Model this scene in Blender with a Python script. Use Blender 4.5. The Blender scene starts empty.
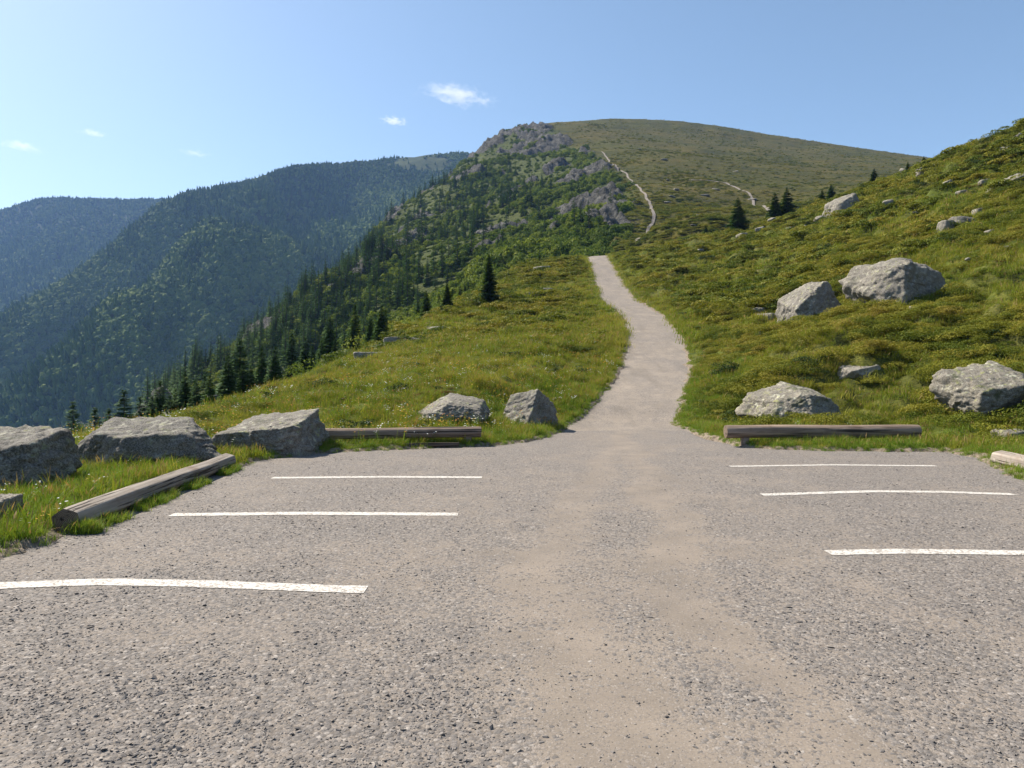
import bpy, math, random
import numpy as np
from mathutils import Vector, Matrix, Euler

random.seed(7)
RNG = np.random.default_rng(7)
SC = bpy.context.scene
COL = SC.collection
F, HOR, EYE, CX = 700.0, 375.0, 1.55, 512.0          # lens (px), horizon row, eye height, centre column of the 1024 px frame


# ------------------------------------------------------------------ noise
_perm = np.random.default_rng(3).permutation(256)
_perm = np.concatenate([_perm, _perm, _perm])
_grad = np.random.default_rng(4).normal(size=(256, 3))
_grad /= np.linalg.norm(_grad, axis=1)[:, None]


def perlin(x, y, z=0.0):
    x, y, z = np.broadcast_arrays(np.asarray(x, float), np.asarray(y, float), np.asarray(z, float))
    xi, yi, zi = np.floor(x).astype(int), np.floor(y).astype(int), np.floor(z).astype(int)
    xf, yf, zf = x - xi, y - yi, z - zi
    u, v, w = (t * t * t * (t * (t * 6 - 15) + 10) for t in (xf, yf, zf))
    out = 0
    for dx in (0, 1):
        for dy in (0, 1):
            for dz in (0, 1):
                h = _perm[_perm[_perm[(xi + dx) & 255] + ((yi + dy) & 255)] + ((zi + dz) & 255)]
                g = _grad[h]
                d = g[..., 0] * (xf - dx) + g[..., 1] * (yf - dy) + g[..., 2] * (zf - dz)
                out = out + d * (u if dx else 1 - u) * (v if dy else 1 - v) * (w if dz else 1 - w)
    return out * 1.5


def fbm(x, y, z=0.0, octaves=4, gain=0.5):
    s, a, f = 0, 1.0, 1.0
    for i in range(octaves):
        s = s + a * perlin(np.asarray(x) * f + 17.3 * i, np.asarray(y) * f - 9.1 * i, np.asarray(z) * f)
        a *= gain
        f *= 2.03
    return s


def sstep(a, b, x):
    t = np.clip((np.asarray(x, float) - a) / (b - a), 0, 1)
    return t * t * (3 - 2 * t)


# ------------------------------------------------------------------ plan geometry helpers
def pt(px, py, d):
    return ((px - CX) / F * d, d, EYE + (HOR - py) / F * d)


def flat(px, py, z=0.0):
    d = (EYE - z) * F / (py - HOR)
    return ((px - CX) / F * d, d)


def seg_dist(x, y, poly, closed=False):
    """distance to a polyline, its parameter (index + t) and the signed side of the nearest segment (positive = left)."""
    poly = np.asarray([q[:2] for q in poly], float)
    n = len(poly)
    best = np.full(np.shape(x), 1e18)
    par = np.zeros(np.shape(x))
    side = np.zeros(np.shape(x))
    for i in range(n if closed else n - 1):
        a, b = poly[i][:2], poly[(i + 1) % n][:2]
        ex, ey = b - a
        L2 = ex * ex + ey * ey
        t = np.clip(((x - a[0]) * ex + (y - a[1]) * ey) / L2, 0, 1)
        dx, dy = x - (a[0] + t * ex), y - (a[1] + t * ey)
        d = dx * dx + dy * dy
        m = d < best
        best = np.where(m, d, best)
        par = np.where(m, i + t, par)
        side = np.where(m, np.sign(ex * (y - a[1]) - ey * (x - a[0])), side)
    return np.sqrt(best), par, side


def poly_sd(x, y, poly):
    """signed distance to a closed polygon, negative inside."""
    d, _, _ = seg_dist(x, y, poly, True)
    inside = np.zeros(np.shape(x), bool)
    n = len(poly)
    for i in range(n):
        x1, y1 = poly[i][:2]
        x2, y2 = poly[(i + 1) % n][:2]
        if y1 == y2:
            continue
        c = ((y1 > y) != (y2 > y)) & (x < (x2 - x1) * (y - y1) / (y2 - y1) + x1)
        inside ^= c
    return np.where(inside, -d, d)


class Surf:
    """smooth surface through 3-D control points (multiquadric + plane)."""

    def __init__(self, pts, c, scale=1.0):
        P = np.asarray(pts, float)
        self.xy, self.c = P[:, :2], c
        n = len(P)
        r = np.sqrt(((self.xy[:, None] - self.xy[None]) ** 2).sum(-1) + c * c)
        A = np.zeros((n + 3, n + 3))
        A[:n, :n] = r
        A[:n, n] = 1
        A[:n, n + 1:] = self.xy / 100
        A[n:, :n] = A[:n, n:].T
        A[:n, :n] -= np.eye(n) * 1e-3 * scale
        self.w = np.linalg.solve(A, np.concatenate([P[:, 2], np.zeros(3)]))

    def __call__(self, x, y):
        x, y = np.broadcast_arrays(np.asarray(x, float), np.asarray(y, float))
        n = len(self.xy)
        o = self.w[n] + self.w[n + 1] * x / 100 + self.w[n + 2] * y / 100
        for i in range(n):
            o = o + self.w[i] * np.sqrt((x - self.xy[i, 0]) ** 2 + (y - self.xy[i, 1]) ** 2 + self.c ** 2)
        return o


# ------------------------------------------------------------------ the place in plan
LOT = [(-4.3, 5.86), (-4.25, 6.6), (-4.5, 7.75), (-4.62, 9.7), (-4.62, 11.6), (-4.45, 13.0), (-3.45, 14.0), (-1.9, 14.6), (-0.5, 15.1),
       (0.3, 15.9), (1.1, 17.2), (1.75, 19.0), (2.2, 20.5), (4.3, 20.5), (4.15, 18.6), (4.05, 17.0), (4.25, 15.6), (4.9, 14.8), (5.9, 14.3), (7.6, 14.1),
       (8.7, 14.0), (8.6, 12.9), (7.9, 11.6), (7.4, 10.0), (7.2, 8), (7.0, 4), (7, 0), (8, -14), (-5, -14), (-5.2, -2), (-4.6, 3)]
PATH = [(3.2, 16.0, 0), pt(621, 425, 21.7), pt(639, 400, 24.6), pt(653, 376, 29), pt(656, 355, 34), pt(655, 337, 40), pt(641, 315, 51), pt(617, 298, 63),
        pt(607, 278, 82), pt(597, 257, 112), (17, 124, 21.0), (24, 140, 22.5), (27, 160, 26.0)]
EDGE = [(-11.5, -40), (-11, 5), (-10.4, 14), (-9.8, 20), (-7.8, 28), (-6.6, 50), (-3.2, 70), (2.4, 95), (12.0, 113), (15, 124), (19, 160)]

near_pts = PATH[1:] + [pt(*p) for p in [
    (720, 430, 18), (900, 430, 17.5), (1024, 425, 17), (760, 380, 24), (880, 360, 24), (1000, 350, 23), (760, 330, 38), (880, 310, 32), (1000, 290, 29),
    (1100, 260, 28), (720, 290, 55), (800, 270, 50), (900, 240, 46), (1000, 215, 43), (1100, 190, 40), (700, 255, 85), (780, 235, 80), (850, 215, 72),
    (950, 180, 60), (1024, 160, 55), (1150, 120, 48),
    (640, 247, 114), (700, 232, 116), (780, 212, 114), (860, 187, 106), (925, 160, 95), (960, 147, 86), (1024, 116, 72), (1120, 70, 60),
    (700, 240, 150), (780, 226, 150), (860, 207, 145), (925, 182, 130), (1024, 142, 105), (1150, 100, 85),
    (540, 400, 22), (450, 390, 21), (350, 408, 19.5), (250, 415, 19), (500, 370, 28), (420, 375, 27), (560, 340, 38), (480, 340, 42), (600, 312, 56),
    (540, 300, 62), (570, 275, 85), (170, 421, 20), (110, 432, 18), (330, 383, 28), (420, 335, 50), (480, 300, 70), (530, 264, 95), (588, 254, 112.5)]] + [
    (-6, 9, .05), (-7, 8, .06), (-8, 12, .08), (-5.4, 12, .05), (-4, 16, .15), (-9, 5, .05), (-7, 0, 0), (-9.5, -10, 0), (0, -20, 0), (10, -20, .3), (15, 0, .8),
    (20, 10, 2.2), (12, 8, .45), (9, 3, .15), (30, 0, 4), (40, 20, 10), (60, 40, 24), (20, -20, 1.5), (80, 80, 36), (0, 160, 22), (50, 170, 34)]
NEAR = Surf(near_pts, 5.0)
PZ = np.array([p[2] for p in PATH])


def near_base(x, y):
    """height before the small bumps; also distances to lot and path."""
    x, y = np.broadcast_arrays(np.asarray(x, float), np.asarray(y, float))
    z = NEAR(x, y)
    dp, par, _ = seg_dist(x, y, PATH)
    zp = np.interp(par, np.arange(len(PZ)), PZ)
    # smooth height along the path itself
    z = z + (zp - z) * sstep(4.5, 1.2, dp) * 0.9
    dl = poly_sd(x, y, LOT)
    z = z * sstep(-0.2, 4.0, dl)
    de, _, side = seg_dist(x, y, EDGE)
    s = np.where(side > 0, de, 0)
    z = z - 0.64 * (np.sqrt(s * s + 9) - 3)
    return z, dl, dp


def near_parts(x, y):
    z, dl, dp = near_base(x, y)
    jag = 0.16 * perlin(x * 1.3, y * 1.3, 2.2) + 0.09 * perlin(x * 4, y * 4, 5.0)
    dpw = dp - 1.32 + jag * 1.2
    a, b = dl + jag, dpw
    h = np.clip(1.8 - np.abs(a - b), 0, 1.8)
    off = np.minimum(a, b) - h * h / 7.2 + .10 * perlin(x * 9, y * 9, 1.5)      # distance outside gravel
    return z, dl, dp, off


def near_h(x, y, detail=True):
    z, dl, dp, off = near_parts(x, y)
    k = sstep(0.3, 3.5, off)
    r = np.sqrt(np.asarray(x) ** 2 + np.asarray(y) ** 2)
    b = np.abs(perlin(x * .42, y * .42, 1.1)) * 1.35 + np.abs(perlin(x * .95, y * .95, 7.7)) * .6 + fbm(x * .13, y * .13, 3.3, 2) * .45
    z = z + b * k * (0.25 + 0.75 * sstep(16, 30, r)) * (.45 + .55 * sstep(-2, 6, np.asarray(x) - np.interp(y, [p[1] for p in PATH], [p[0] for p in PATH]))) - 0.15 * k
    z = z + sstep(-.05, .3, off) * (0.07 + 0.05 * perlin(x * 2.2, y * 2.2, 4))
    z = z - sstep(0.12, -0.1, off) * 0.10                  # scooped out under the gravel
    return z


mid_pts = [pt(*p) for p in [
    (605, 262, 150), (640, 243, 150), (700, 233, 165), (780, 216, 180), (860, 200, 190), (652, 220, 190), (700, 210, 220), (770, 205, 240), (860, 187, 260),
    (645, 190, 260), (700, 185, 290), (770, 180, 330), (620, 168, 340), (603, 153, 420), (680, 152, 450), (760, 158, 460), (860, 168, 430),
    (570, 140, 510), (537, 125, 620), (610, 118.5, 700), (680, 121, 740), (760, 133, 740), (860, 148, 700), (925, 157, 650), (1024, 168, 620),
    (640, 130, 600), (760, 143, 600), (860, 155, 560),
    (507, 127, 630), (470, 153, 560), (400, 214, 450), (330, 275, 330), (262, 330, 240), (205, 380, 180), (120, 440, 140),
    (560, 170, 400), (520, 200, 330), (480, 215, 330), (560, 220, 230), (600, 200, 260), (450, 250, 260), (520, 240, 190), (420, 290, 190), (350, 335, 170), (560, 252, 150),
    (480, 272, 150), (420, 260, 280), (520, 165, 460)]] + [
    (98, 900, 235), (300, 950, 215), (0, 780, 212), (500, 800, 180), (-120, 640, 90), (-160, 560, 30), (-200, 450, -50), (-190, 330, -70), (-180, 240, -90),
    (-160, 180, -95), (-140, 110, -95), (-30, 60, -32), (0, 95, -8), (40, 100, 0), (-70, 90, -50), (100, 120, 10), (200, 250, 60), (400, 400, 120),
    (-100, 780, 120), (-20, 40, -30)]
MID = Surf(mid_pts, 22.0)
MEDGE = [(19, 120), pt(640, 243, 150), pt(652, 220, 190), pt(648, 190, 260), pt(625, 170, 340), pt(603, 153, 420), pt(575, 140, 510), pt(545, 124, 620), (10, 760)]


def rocky(x, y):
    """0..1 where crags break through on the flank of the middle ridge"""
    de, par, side = seg_dist(x, y, MEDGE)
    s = de * side                                         # positive = flank side
    fl = sstep(-2, 10, s)
    n = fbm(x * .018, y * .018, 8.0, 3) + .6 * perlin(x * .05, y * .05, 2.0)
    n = n + .30 * (1 - np.abs(perlin(x * .055 + y * .012, y * .016 - x * .01, 12.0)) * 3.2)
    top = sstep(440, 570, y) * sstep(140, 20, s)
    low = sstep(260, 200, y)
    fl = fl * sstep(95, 150, y)
    return fl * np.clip(sstep(.31, .53, n + .36 * top - .05 * low), 0, 1), s


def mid_h(x, y):
    x, y = np.broadcast_arrays(np.asarray(x, float), np.asarray(y, float))
    z = MID(x, y)
    rk, s = rocky(x, y)
    fl = sstep(0, 40, s)
    z = z + fl * (7.0 * fbm(x * .012, y * .012, 1.0, 3)) + fl * np.clip(s * .05, 0, 4) * perlin(x * .05, y * .05, 6.0)
    ridg = 1 - np.abs(fbm(x * .045, y * .06, z * .03, 4)) * 1.6
    z = z + rk * (1 + .15 * sstep(450, 560, y)) * (ridg * 5.0 - 1.5 + 2.6 * fbm(x * .16, y * .22, z * .05, 4, .6))
    z = z + (1 - fl) * (1.2 * fbm(x * .03, y * .03, 2.0, 3) + .35 * np.abs(perlin(x * .25, y * .25, 3.0)))
    return z


far_pts = [pt(*p) for p in [
    (560, 152, 1560), (500, 152, 1520), (440, 154, 1480), (400, 158, 1490), (360, 162, 1510), (295, 164, 1400), (250, 179, 1370), (205, 191, 1340), (168, 200, 1300),
    (110, 249, 1170), (50, 290, 1070), (0, 318, 1000), (-80, 372, 900), (-150, 420, 820),
    (260, 200, 1240), (213, 250, 1070), (165, 280, 960), (105, 322, 840), (55, 395, 690),
    (335, 200, 1430), (300, 245, 1320), (240, 290, 1200), (182, 322, 1110), (105, 395, 930),
    (430, 200, 1310), (395, 240, 1150), (355, 285, 1030), (318, 320, 950), (230, 390, 800), (480, 190, 1380), (520, 220, 1250)]] + [
    (-300, 1800, 430), (0, 1900, 460), (-700, 1500, 190), (-1100, 1000, -260), (-900, 700, -260), (-500, 600, -200), (-200, 600, -150), (-700, 1800, 150), (200, 1700, 260), (500, 1700, 50),
    (-1300, 1400, -260), (-1000, 1300, -120), (-1000, 1900, -100), (-1600, 1900, -300)]
FARS = Surf(far_pts, 50.0)
far2_pts = [pt(*p) for p in [
    (-250, 300, 2300), (-120, 245, 2250), (0, 209, 2200), (35, 197.5, 2200), (60, 196, 2200), (100, 199, 2150), (165, 198, 2100), (235, 215, 2000),
    (0, 300, 1650), (60, 290, 1650), (120, 268, 1700), (-150, 360, 1500), (100, 345, 1500), (-60, 260, 2000), (30, 240, 1950), (110, 235, 1900)]] + [
    (-1500, 2800, 400), (-900, 2700, 300), (-2400, 2200, 100), (-1500, 1300, -250), (-700, 1400, -200)]
FAR2 = Surf(far2_pts, 80.0)


def far_h(x, y):
    x, y = np.broadcast_arrays(np.asarray(x, float), np.asarray(y, float))
    g = 1 - np.abs(fbm(x * .0052 + y * .002, y * .0022, 1.5, 3)) * 1.7
    return FARS(x, y) + 24 * g * sstep(460, 300, FARS(x, y)) - 9 + 10 * fbm(x * .016, y * .007, 2.5, 3) * sstep(460, 380, FARS(x, y)) + 4 * fbm(x * .02, y * .02, 4.0, 2)


def far2_h(x, y):
    x, y = np.broadcast_arrays(np.asarray(x, float), np.asarray(y, float))
    return FAR2(x, y) + 30 * fbm(x * .004, y * .004, 9.5, 3) * sstep(620, 480, FAR2(x, y)) + 5 * fbm(x * .02, y * .02, 7.0, 2)


class FitSky:
    """shifts a ridge line up or down so that its crest has the height read from the photograph"""

    def __init__(self, hf, line, d0, d1, width=.16, rounds=4, smooth=9):
        self.hf, self.terms, self.width = hf, [], width
        L = np.array(line, float)
        px = np.linspace(L[0, 0], L[-1, 0], 150)
        want = np.interp(px, L[:, 0], L[:, 1])
        d = np.exp(np.linspace(math.log(d0), math.log(d1), 500))
        D, PX = np.meshgrid(d, px)
        for _ in range(rounds):
            z = self((PX - CX) / F * D, D)
            py = HOR - (z - EYE) / D * F
            k = py.argmin(1)
            i = np.arange(len(px))
            dz = (py[i, k] - want) * d[k] / F
            ker = np.hanning(smooth + 2)[1:-1] / np.hanning(smooth + 2)[1:-1].sum()
            sm = lambda a: np.convolve(np.pad(a, smooth // 2, 'edge'), ker, 'valid')
            self.terms.append((px, sm(dz), sm(d[k])))

    def __call__(self, x, y, base=None):
        x, y = np.broadcast_arrays(np.asarray(x, float), np.asarray(y, float))
        z = self.hf(x, y) if base is None else base
        yy = np.maximum(y, 1e-3)
        q = np.clip(CX + F * x / yy, -1e5, 1e5)
        for px, dz, dr in self.terms:
            a, b = np.interp(q, px, dz), np.interp(q, px, dr)
            edge = sstep(px[0] - 90, px[0], q) * sstep(px[-1] + 90, px[-1], q) * (y > 0)
            z = z + a * edge * np.exp(-((y / b - 1) / self.width) ** 2)
        return z


near_h = FitSky(near_h, [(560, 258), (604, 256), (640, 248), (700, 235), (740, 231), (780, 216), (830, 202), (860, 190), (900, 175), (925, 165), (945, 156), (960, 150), (990, 140), (1024, 126),
                         (1080, 103)], 50, 140, .12)
mid_h = FitSky(mid_h, [(440, 184), (455, 168), (470, 156), (488, 138), (505, 129), (530, 123), (560, 122), (580, 121), (610, 118.5), (640, 119), (680, 121), (720, 126), (760, 133), (800, 139), (860, 148),
                       (925, 157), (1000, 166)], 200, 900, .12)
far_h = FitSky(far_h, [(-80, 374), (0, 322), (50, 294), (110, 253), (140, 226), (168, 203), (205, 193), (250, 183), (280, 171), (300, 166), (320, 165), (340, 163), (400, 158), (440, 154), (470, 153), (540, 153)],
               700, 1700, .16, 5, 15)
far2_h = FitSky(far2_h, [(-250, 300), (-120, 247), (-40, 222), (0, 212), (20, 206), (35, 201), (60, 199), (80, 200), (100, 201), (130, 201), (165, 200), (230, 220)], 1300, 2500, .14)


def ground_h(x, y):
    return np.maximum(near_h(x, y), mid_h(x, y))


def hit(px, py, hf=None, d0=6.0, d1=400.0, n=3000):
    """where the sight line through a pixel first meets the land"""
    d = np.exp(np.linspace(math.log(d0), math.log(d1), n))
    x, y, z = pt(px, py, d)
    g = (hf or ground_h)(x, y)
    k = np.argmax(g >= z)
    if g[k] < z[k]:
        k = int(np.argmin(z - g))
    return float(x[k]), float(y[k]), float(g[k])


# ------------------------------------------------------------------ mesh helpers
def mesh_from(name, verts, faces, smooth=True, mats=(), mat_idx=None):
    me = bpy.data.meshes.new(name)
    v = np.asarray(verts, np.float32)
    f = np.asarray(faces, np.int32)
    me.vertices.add(len(v))
    me.vertices.foreach_set('co', v.ravel())
    k = f.shape[1]
    me.loops.add(f.size)
    me.loops.foreach_set('vertex_index', f.ravel())
    me.polygons.add(len(f))
    me.polygons.foreach_set('loop_start', np.arange(0, f.size, k, dtype=np.int32))
    me.polygons.foreach_set('loop_total', np.full(len(f), k, np.int32))
    me.polygons.foreach_set('use_smooth', np.full(len(f), smooth))
    if mat_idx is not None:
        me.polygons.foreach_set('material_index', np.asarray(mat_idx, np.int32))
    me.update(calc_edges=True)
    for m in mats:
        me.materials.append(m)
    return me


def attr(me, name, vals):
    a = me.attributes.new(name, 'FLOAT', 'POINT')
    a.data.foreach_set('value', np.asarray(vals, np.float32).ravel())


def put(name, me, parent=None, loc=(0, 0, 0), rot=(0, 0, 0), scale=(1, 1, 1), **props):
    o = bpy.data.objects.new(name, me)
    COL.objects.link(o)
    o.location, o.rotation_euler, o.scale = loc, rot, scale
    if parent:
        o.parent = parent
    for k, v in props.items():
        if v:
            o[k] = v
    return o


def grid_faces(nu, nv):
    i, j = np.meshgrid(np.arange(nu - 1), np.arange(nv - 1), indexing='ij')
    a = (i * nv + j).ravel()
    return np.stack([a, a + nv, a + nv + 1, a + 1], 1)


def polar_sheet(th, rr, hf):
    T, R = np.meshgrid(th, rr, indexing='ij')
    x, y = R * np.sin(T), R * np.cos(T)
    z = hf(x, y)
    f = grid_faces(len(th), len(rr))
    return np.stack([x.ravel(), y.ravel(), z.ravel()], 1), f[:, ::-1]


# ------------------------------------------------------------------ node helpers
class NT:
    def __init__(self, mat):
        self.t = mat.node_tree
        self.t.nodes.clear()

    def n(self, kind, ins=None, **kw):
        nd = self.t.nodes.new(kind)
        for k, v in kw.items():
            setattr(nd, k, v)
        for k, v in (ins or {}).items():
            s = nd.inputs[k]
            if hasattr(v, 'is_output'):
                self.t.links.new(v, s)
            else:
                s.default_value = v
        return nd

    def noise(self, vec, scale, detail=4, rough=.6, dist=0.0):
        return self.n('ShaderNodeTexNoise', {'Vector': vec, 'Scale': scale, 'Detail': detail, 'Roughness': rough, 'Distortion': dist}).outputs['Fac']

    def ramp(self, fac, stops, interp='LINEAR'):
        r = self.n('ShaderNodeValToRGB', {'Fac': fac})
        r.color_ramp.interpolation = interp
        e = r.color_ramp.elements
        while len(e) < len(stops):
            e.new(.5)
        for el, (p, c) in zip(e, stops):
            el.position = p
            el.color = (*c, 1) if len(c) == 3 else c
        return r.outputs['Color']

    def mix(self, fac, a, b, mode='MIX'):
        m = self.n('ShaderNodeMix', data_type='RGBA', blend_type=mode)
        for s, v in ((m.inputs['Factor'], fac), (m.inputs[6], a), (m.inputs[7], b)):
            if hasattr(v, 'is_output'):
                self.t.links.new(v, s)
            else:
                s.default_value = v if not isinstance(v, tuple) or len(v) == 4 else (*v, 1)
        return m.outputs[2]

    def math(self, op, a, b=0.0, c=None, clamp=False):
        m = self.n('ShaderNodeMath', operation=op, use_clamp=clamp)
        for i, v in enumerate((a, b) if c is None else (a, b, c)):
            if hasattr(v, 'is_output'):
                self.t.links.new(v, m.inputs[i])
            else:
                m.inputs[i].default_value = v
        return m.outputs[0]

    def maprange(self, v, a, b, c=0.0, d=1.0):
        return self.n('ShaderNodeMapRange', {'Value': v, 'From Min': a, 'From Max': b, 'To Min': c, 'To Max': d}, interpolation_type='SMOOTHSTEP').outputs[0]

    def pos(self):
        return self.n('ShaderNodeNewGeometry').outputs['Position']

    def obj(self):
        return self.n('ShaderNodeTexCoord').outputs['Object']

    def scale(self, vec, s):
        return self.n('ShaderNodeMapping', {'Vector': vec, 'Scale': s}).outputs[0]

    def attr(self, name):
        return self.n('ShaderNodeAttribute', attribute_name=name).outputs['Fac']

    def bump(self, h, strength, dist, normal=None):
        i = {'Height': h, 'Strength': strength, 'Distance': dist}
        if normal is not None:
            i['Normal'] = normal
        return self.n('ShaderNodeBump', i).outputs[0]

    def bsdf(self, color, rough=.85, normal=None, spec=.25):
        i = {'Base Color': color if hasattr(color, 'is_output') else (*color, 1), 'Roughness': rough, 'Specular IOR Level': spec}
        if normal is not None:
            i['Normal'] = normal
        return self.n('ShaderNodeBsdfPrincipled', i).outputs[0]

    def out(self, s):
        self.n('ShaderNodeOutputMaterial', {'Surface': s})


def mat(name):
    m = bpy.data.materials.new(name)
    m.use_nodes = True
    return m, NT(m)


# ------------------------------------------------------------------ materials
def m_turf():
    m, t = mat('turf')
    p = t.pos()
    big = t.noise(p, .12, 4)
    med = t.noise(p, 1.1, 5, .65)
    fine = t.noise(p, 9, 4, .7)
    g = t.ramp(med, [(.3, (.05, .07, .012)), (.5, (.10, .12, .018)), (.68, (.16, .16, .03)), (.8, (.15, .115, .04))])
    b = t.ramp(med, [(.3, (.06, .062, .016)), (.6, (.12, .115, .026)), (.75, (.13, .095, .035))])
    c = t.mix(t.maprange(big, .42, .62), g, b)
    c = t.mix(t.maprange(fine, .35, .7), t.mix(.55, c, (.02, .03, .008)), c)
    nb = t.bump(fine, .9, .06)
    soil = t.maprange(t.math('ADD', t.attr('soil'), t.math('MULTIPLY', t.math('SUBTRACT', med, .5), .9)), .35, .6)
    c = t.mix(soil, c, t.mix(t.maprange(fine, .35, .65), (.12, .095, .068), (.25, .205, .16)))
    t.out(t.bsdf(c, .95, nb, .1))
    return m


def gravel_nodes(t, p, coarse, dust_lo, dust_hi):
    dn = t.noise(p, 1.4, 5, .6)
    fine = t.noise(p, 60, 3, .7)
    dust = t.ramp(dn, [(.3, dust_lo), (.7, dust_hi)])
    dust = t.mix(t.maprange(fine, .3, .72), t.mix(.32, dust, (.10, .085, .075)), dust)
    warp = t.n('ShaderNodeTexNoise', {'Vector': p, 'Scale': 26.0, 'Detail': 2.0})
    pv = t.mix(.012, p, warp.outputs['Color'], 'ADD')
    v = t.n('ShaderNodeTexVoronoi', {'Vector': pv, 'Scale': 44.0, 'Randomness': 1.0})
    v2 = t.n('ShaderNodeTexVoronoi', {'Vector': pv, 'Scale': 95.0, 'Randomness': 1.0})
    sep = t.n('ShaderNodeSeparateColor', {'Color': v.outputs['Color']})
    sep2 = t.n('ShaderNodeSeparateColor', {'Color': v2.outputs['Color']})
    chip = t.ramp(sep.outputs[0], [(0, (.108, .099, .094)), (.35, (.142, .13, .122)), (.7, (.178, .161, .149)), (.93, (.235, .212, .193)), (1, (.30, .272, .248))])
    chip2 = t.ramp(sep2.outputs[1], [(0, (.12, .107, .098)), (.5, (.19, .168, .151)), (1, (.28, .246, .218))])
    gap = t.maprange(v.outputs['Distance'], .52, .8)
    chip = t.mix(gap, chip, (.10, .087, .077))
    # which chips lie on top of the dust
    n1 = t.noise(p, 3.2, 5, .65)
    amt = t.math('ADD', coarse, t.math('MULTIPLY', t.math('SUBTRACT', n1, .5), 1.3))
    k = t.math('GREATER_THAN', amt, sep.outputs[1])
    k2 = t.math('GREATER_THAN', t.math('ADD', amt, .30), sep2.outputs[2])
    small = t.mix(k2, dust, t.mix(.65, dust, chip2))
    c = t.mix(t.math('MULTIPLY', k, t.math('SUBTRACT', 1.0, t.math('MULTIPLY', gap, .35))), small, chip)
    h = t.math('MULTIPLY', k, t.math('SUBTRACT', 1.0, t.math('MULTIPLY', v.outputs['Distance'], 1.1)))
    h2 = t.math('MULTIPLY', k2, t.math('SUBTRACT', 1.0, v2.outputs['Distance']))
    hh = t.math('ADD', t.math('ADD', h, t.math('MULTIPLY', h2, .45)), t.math('MULTIPLY', fine, .25))
    return c, t.bump(hh, .55, .010)


def m_carpark():
    m, t = mat('gravel_surface')
    p = t.pos()
    c, nb = gravel_nodes(t, p, t.attr('coarse'), (.17, .145, .121), (.265, .222, .182))
    # long dark compaction stains
    st = t.noise(t.scale(p, (.35, 1.6, 1)), 1.0, 4, .6)
    c = t.mix(t.math('MULTIPLY', t.maprange(st, .52, .75), .30), c, (.17, .148, .132))
    t.out(t.bsdf(c, .92, nb, .2))
    return m


def m_path():
    m, t = mat('path_surface')
    p = t.pos()
    c, nb = gravel_nodes(t, p, t.attr('coarse'), (.225, .192, .158), (.32, .272, .222))
    rut = t.noise(t.scale(p, (1.5, .22, 1)), 1.0, 4, .65)
    c = t.mix(t.math('MULTIPLY', t.maprange(rut, .48, .68), .4), c, (.14, .122, .105))
    t.out(t.bsdf(c, .95, nb, .15))
    return m


def m_paint():
    m, t = mat('white_paint')
    p = t.pos()
    v = t.n('ShaderNodeTexVoronoi', {'Vector': p, 'Scale': 60.0})
    sep = t.n('ShaderNodeSeparateColor', {'Color': v.outputs['Color']})
    w = t.noise(p, 7, 5, .7)
    wear = t.math('GREATER_THAN', t.math('MULTIPLY', w, sep.outputs[0]), .36)
    c = t.ramp(t.noise(p, 25, 4), [(.3, (.40, .375, .345)), (.7, (.58, .555, .52))])
    c = t.mix(wear, c, (.27, .24, .21))
    t.out(t.bsdf(c, .8, t.bump(t.math('SUBTRACT', 1.0, v.outputs['Distance']), .5, .008), .3))
    return m


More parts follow.
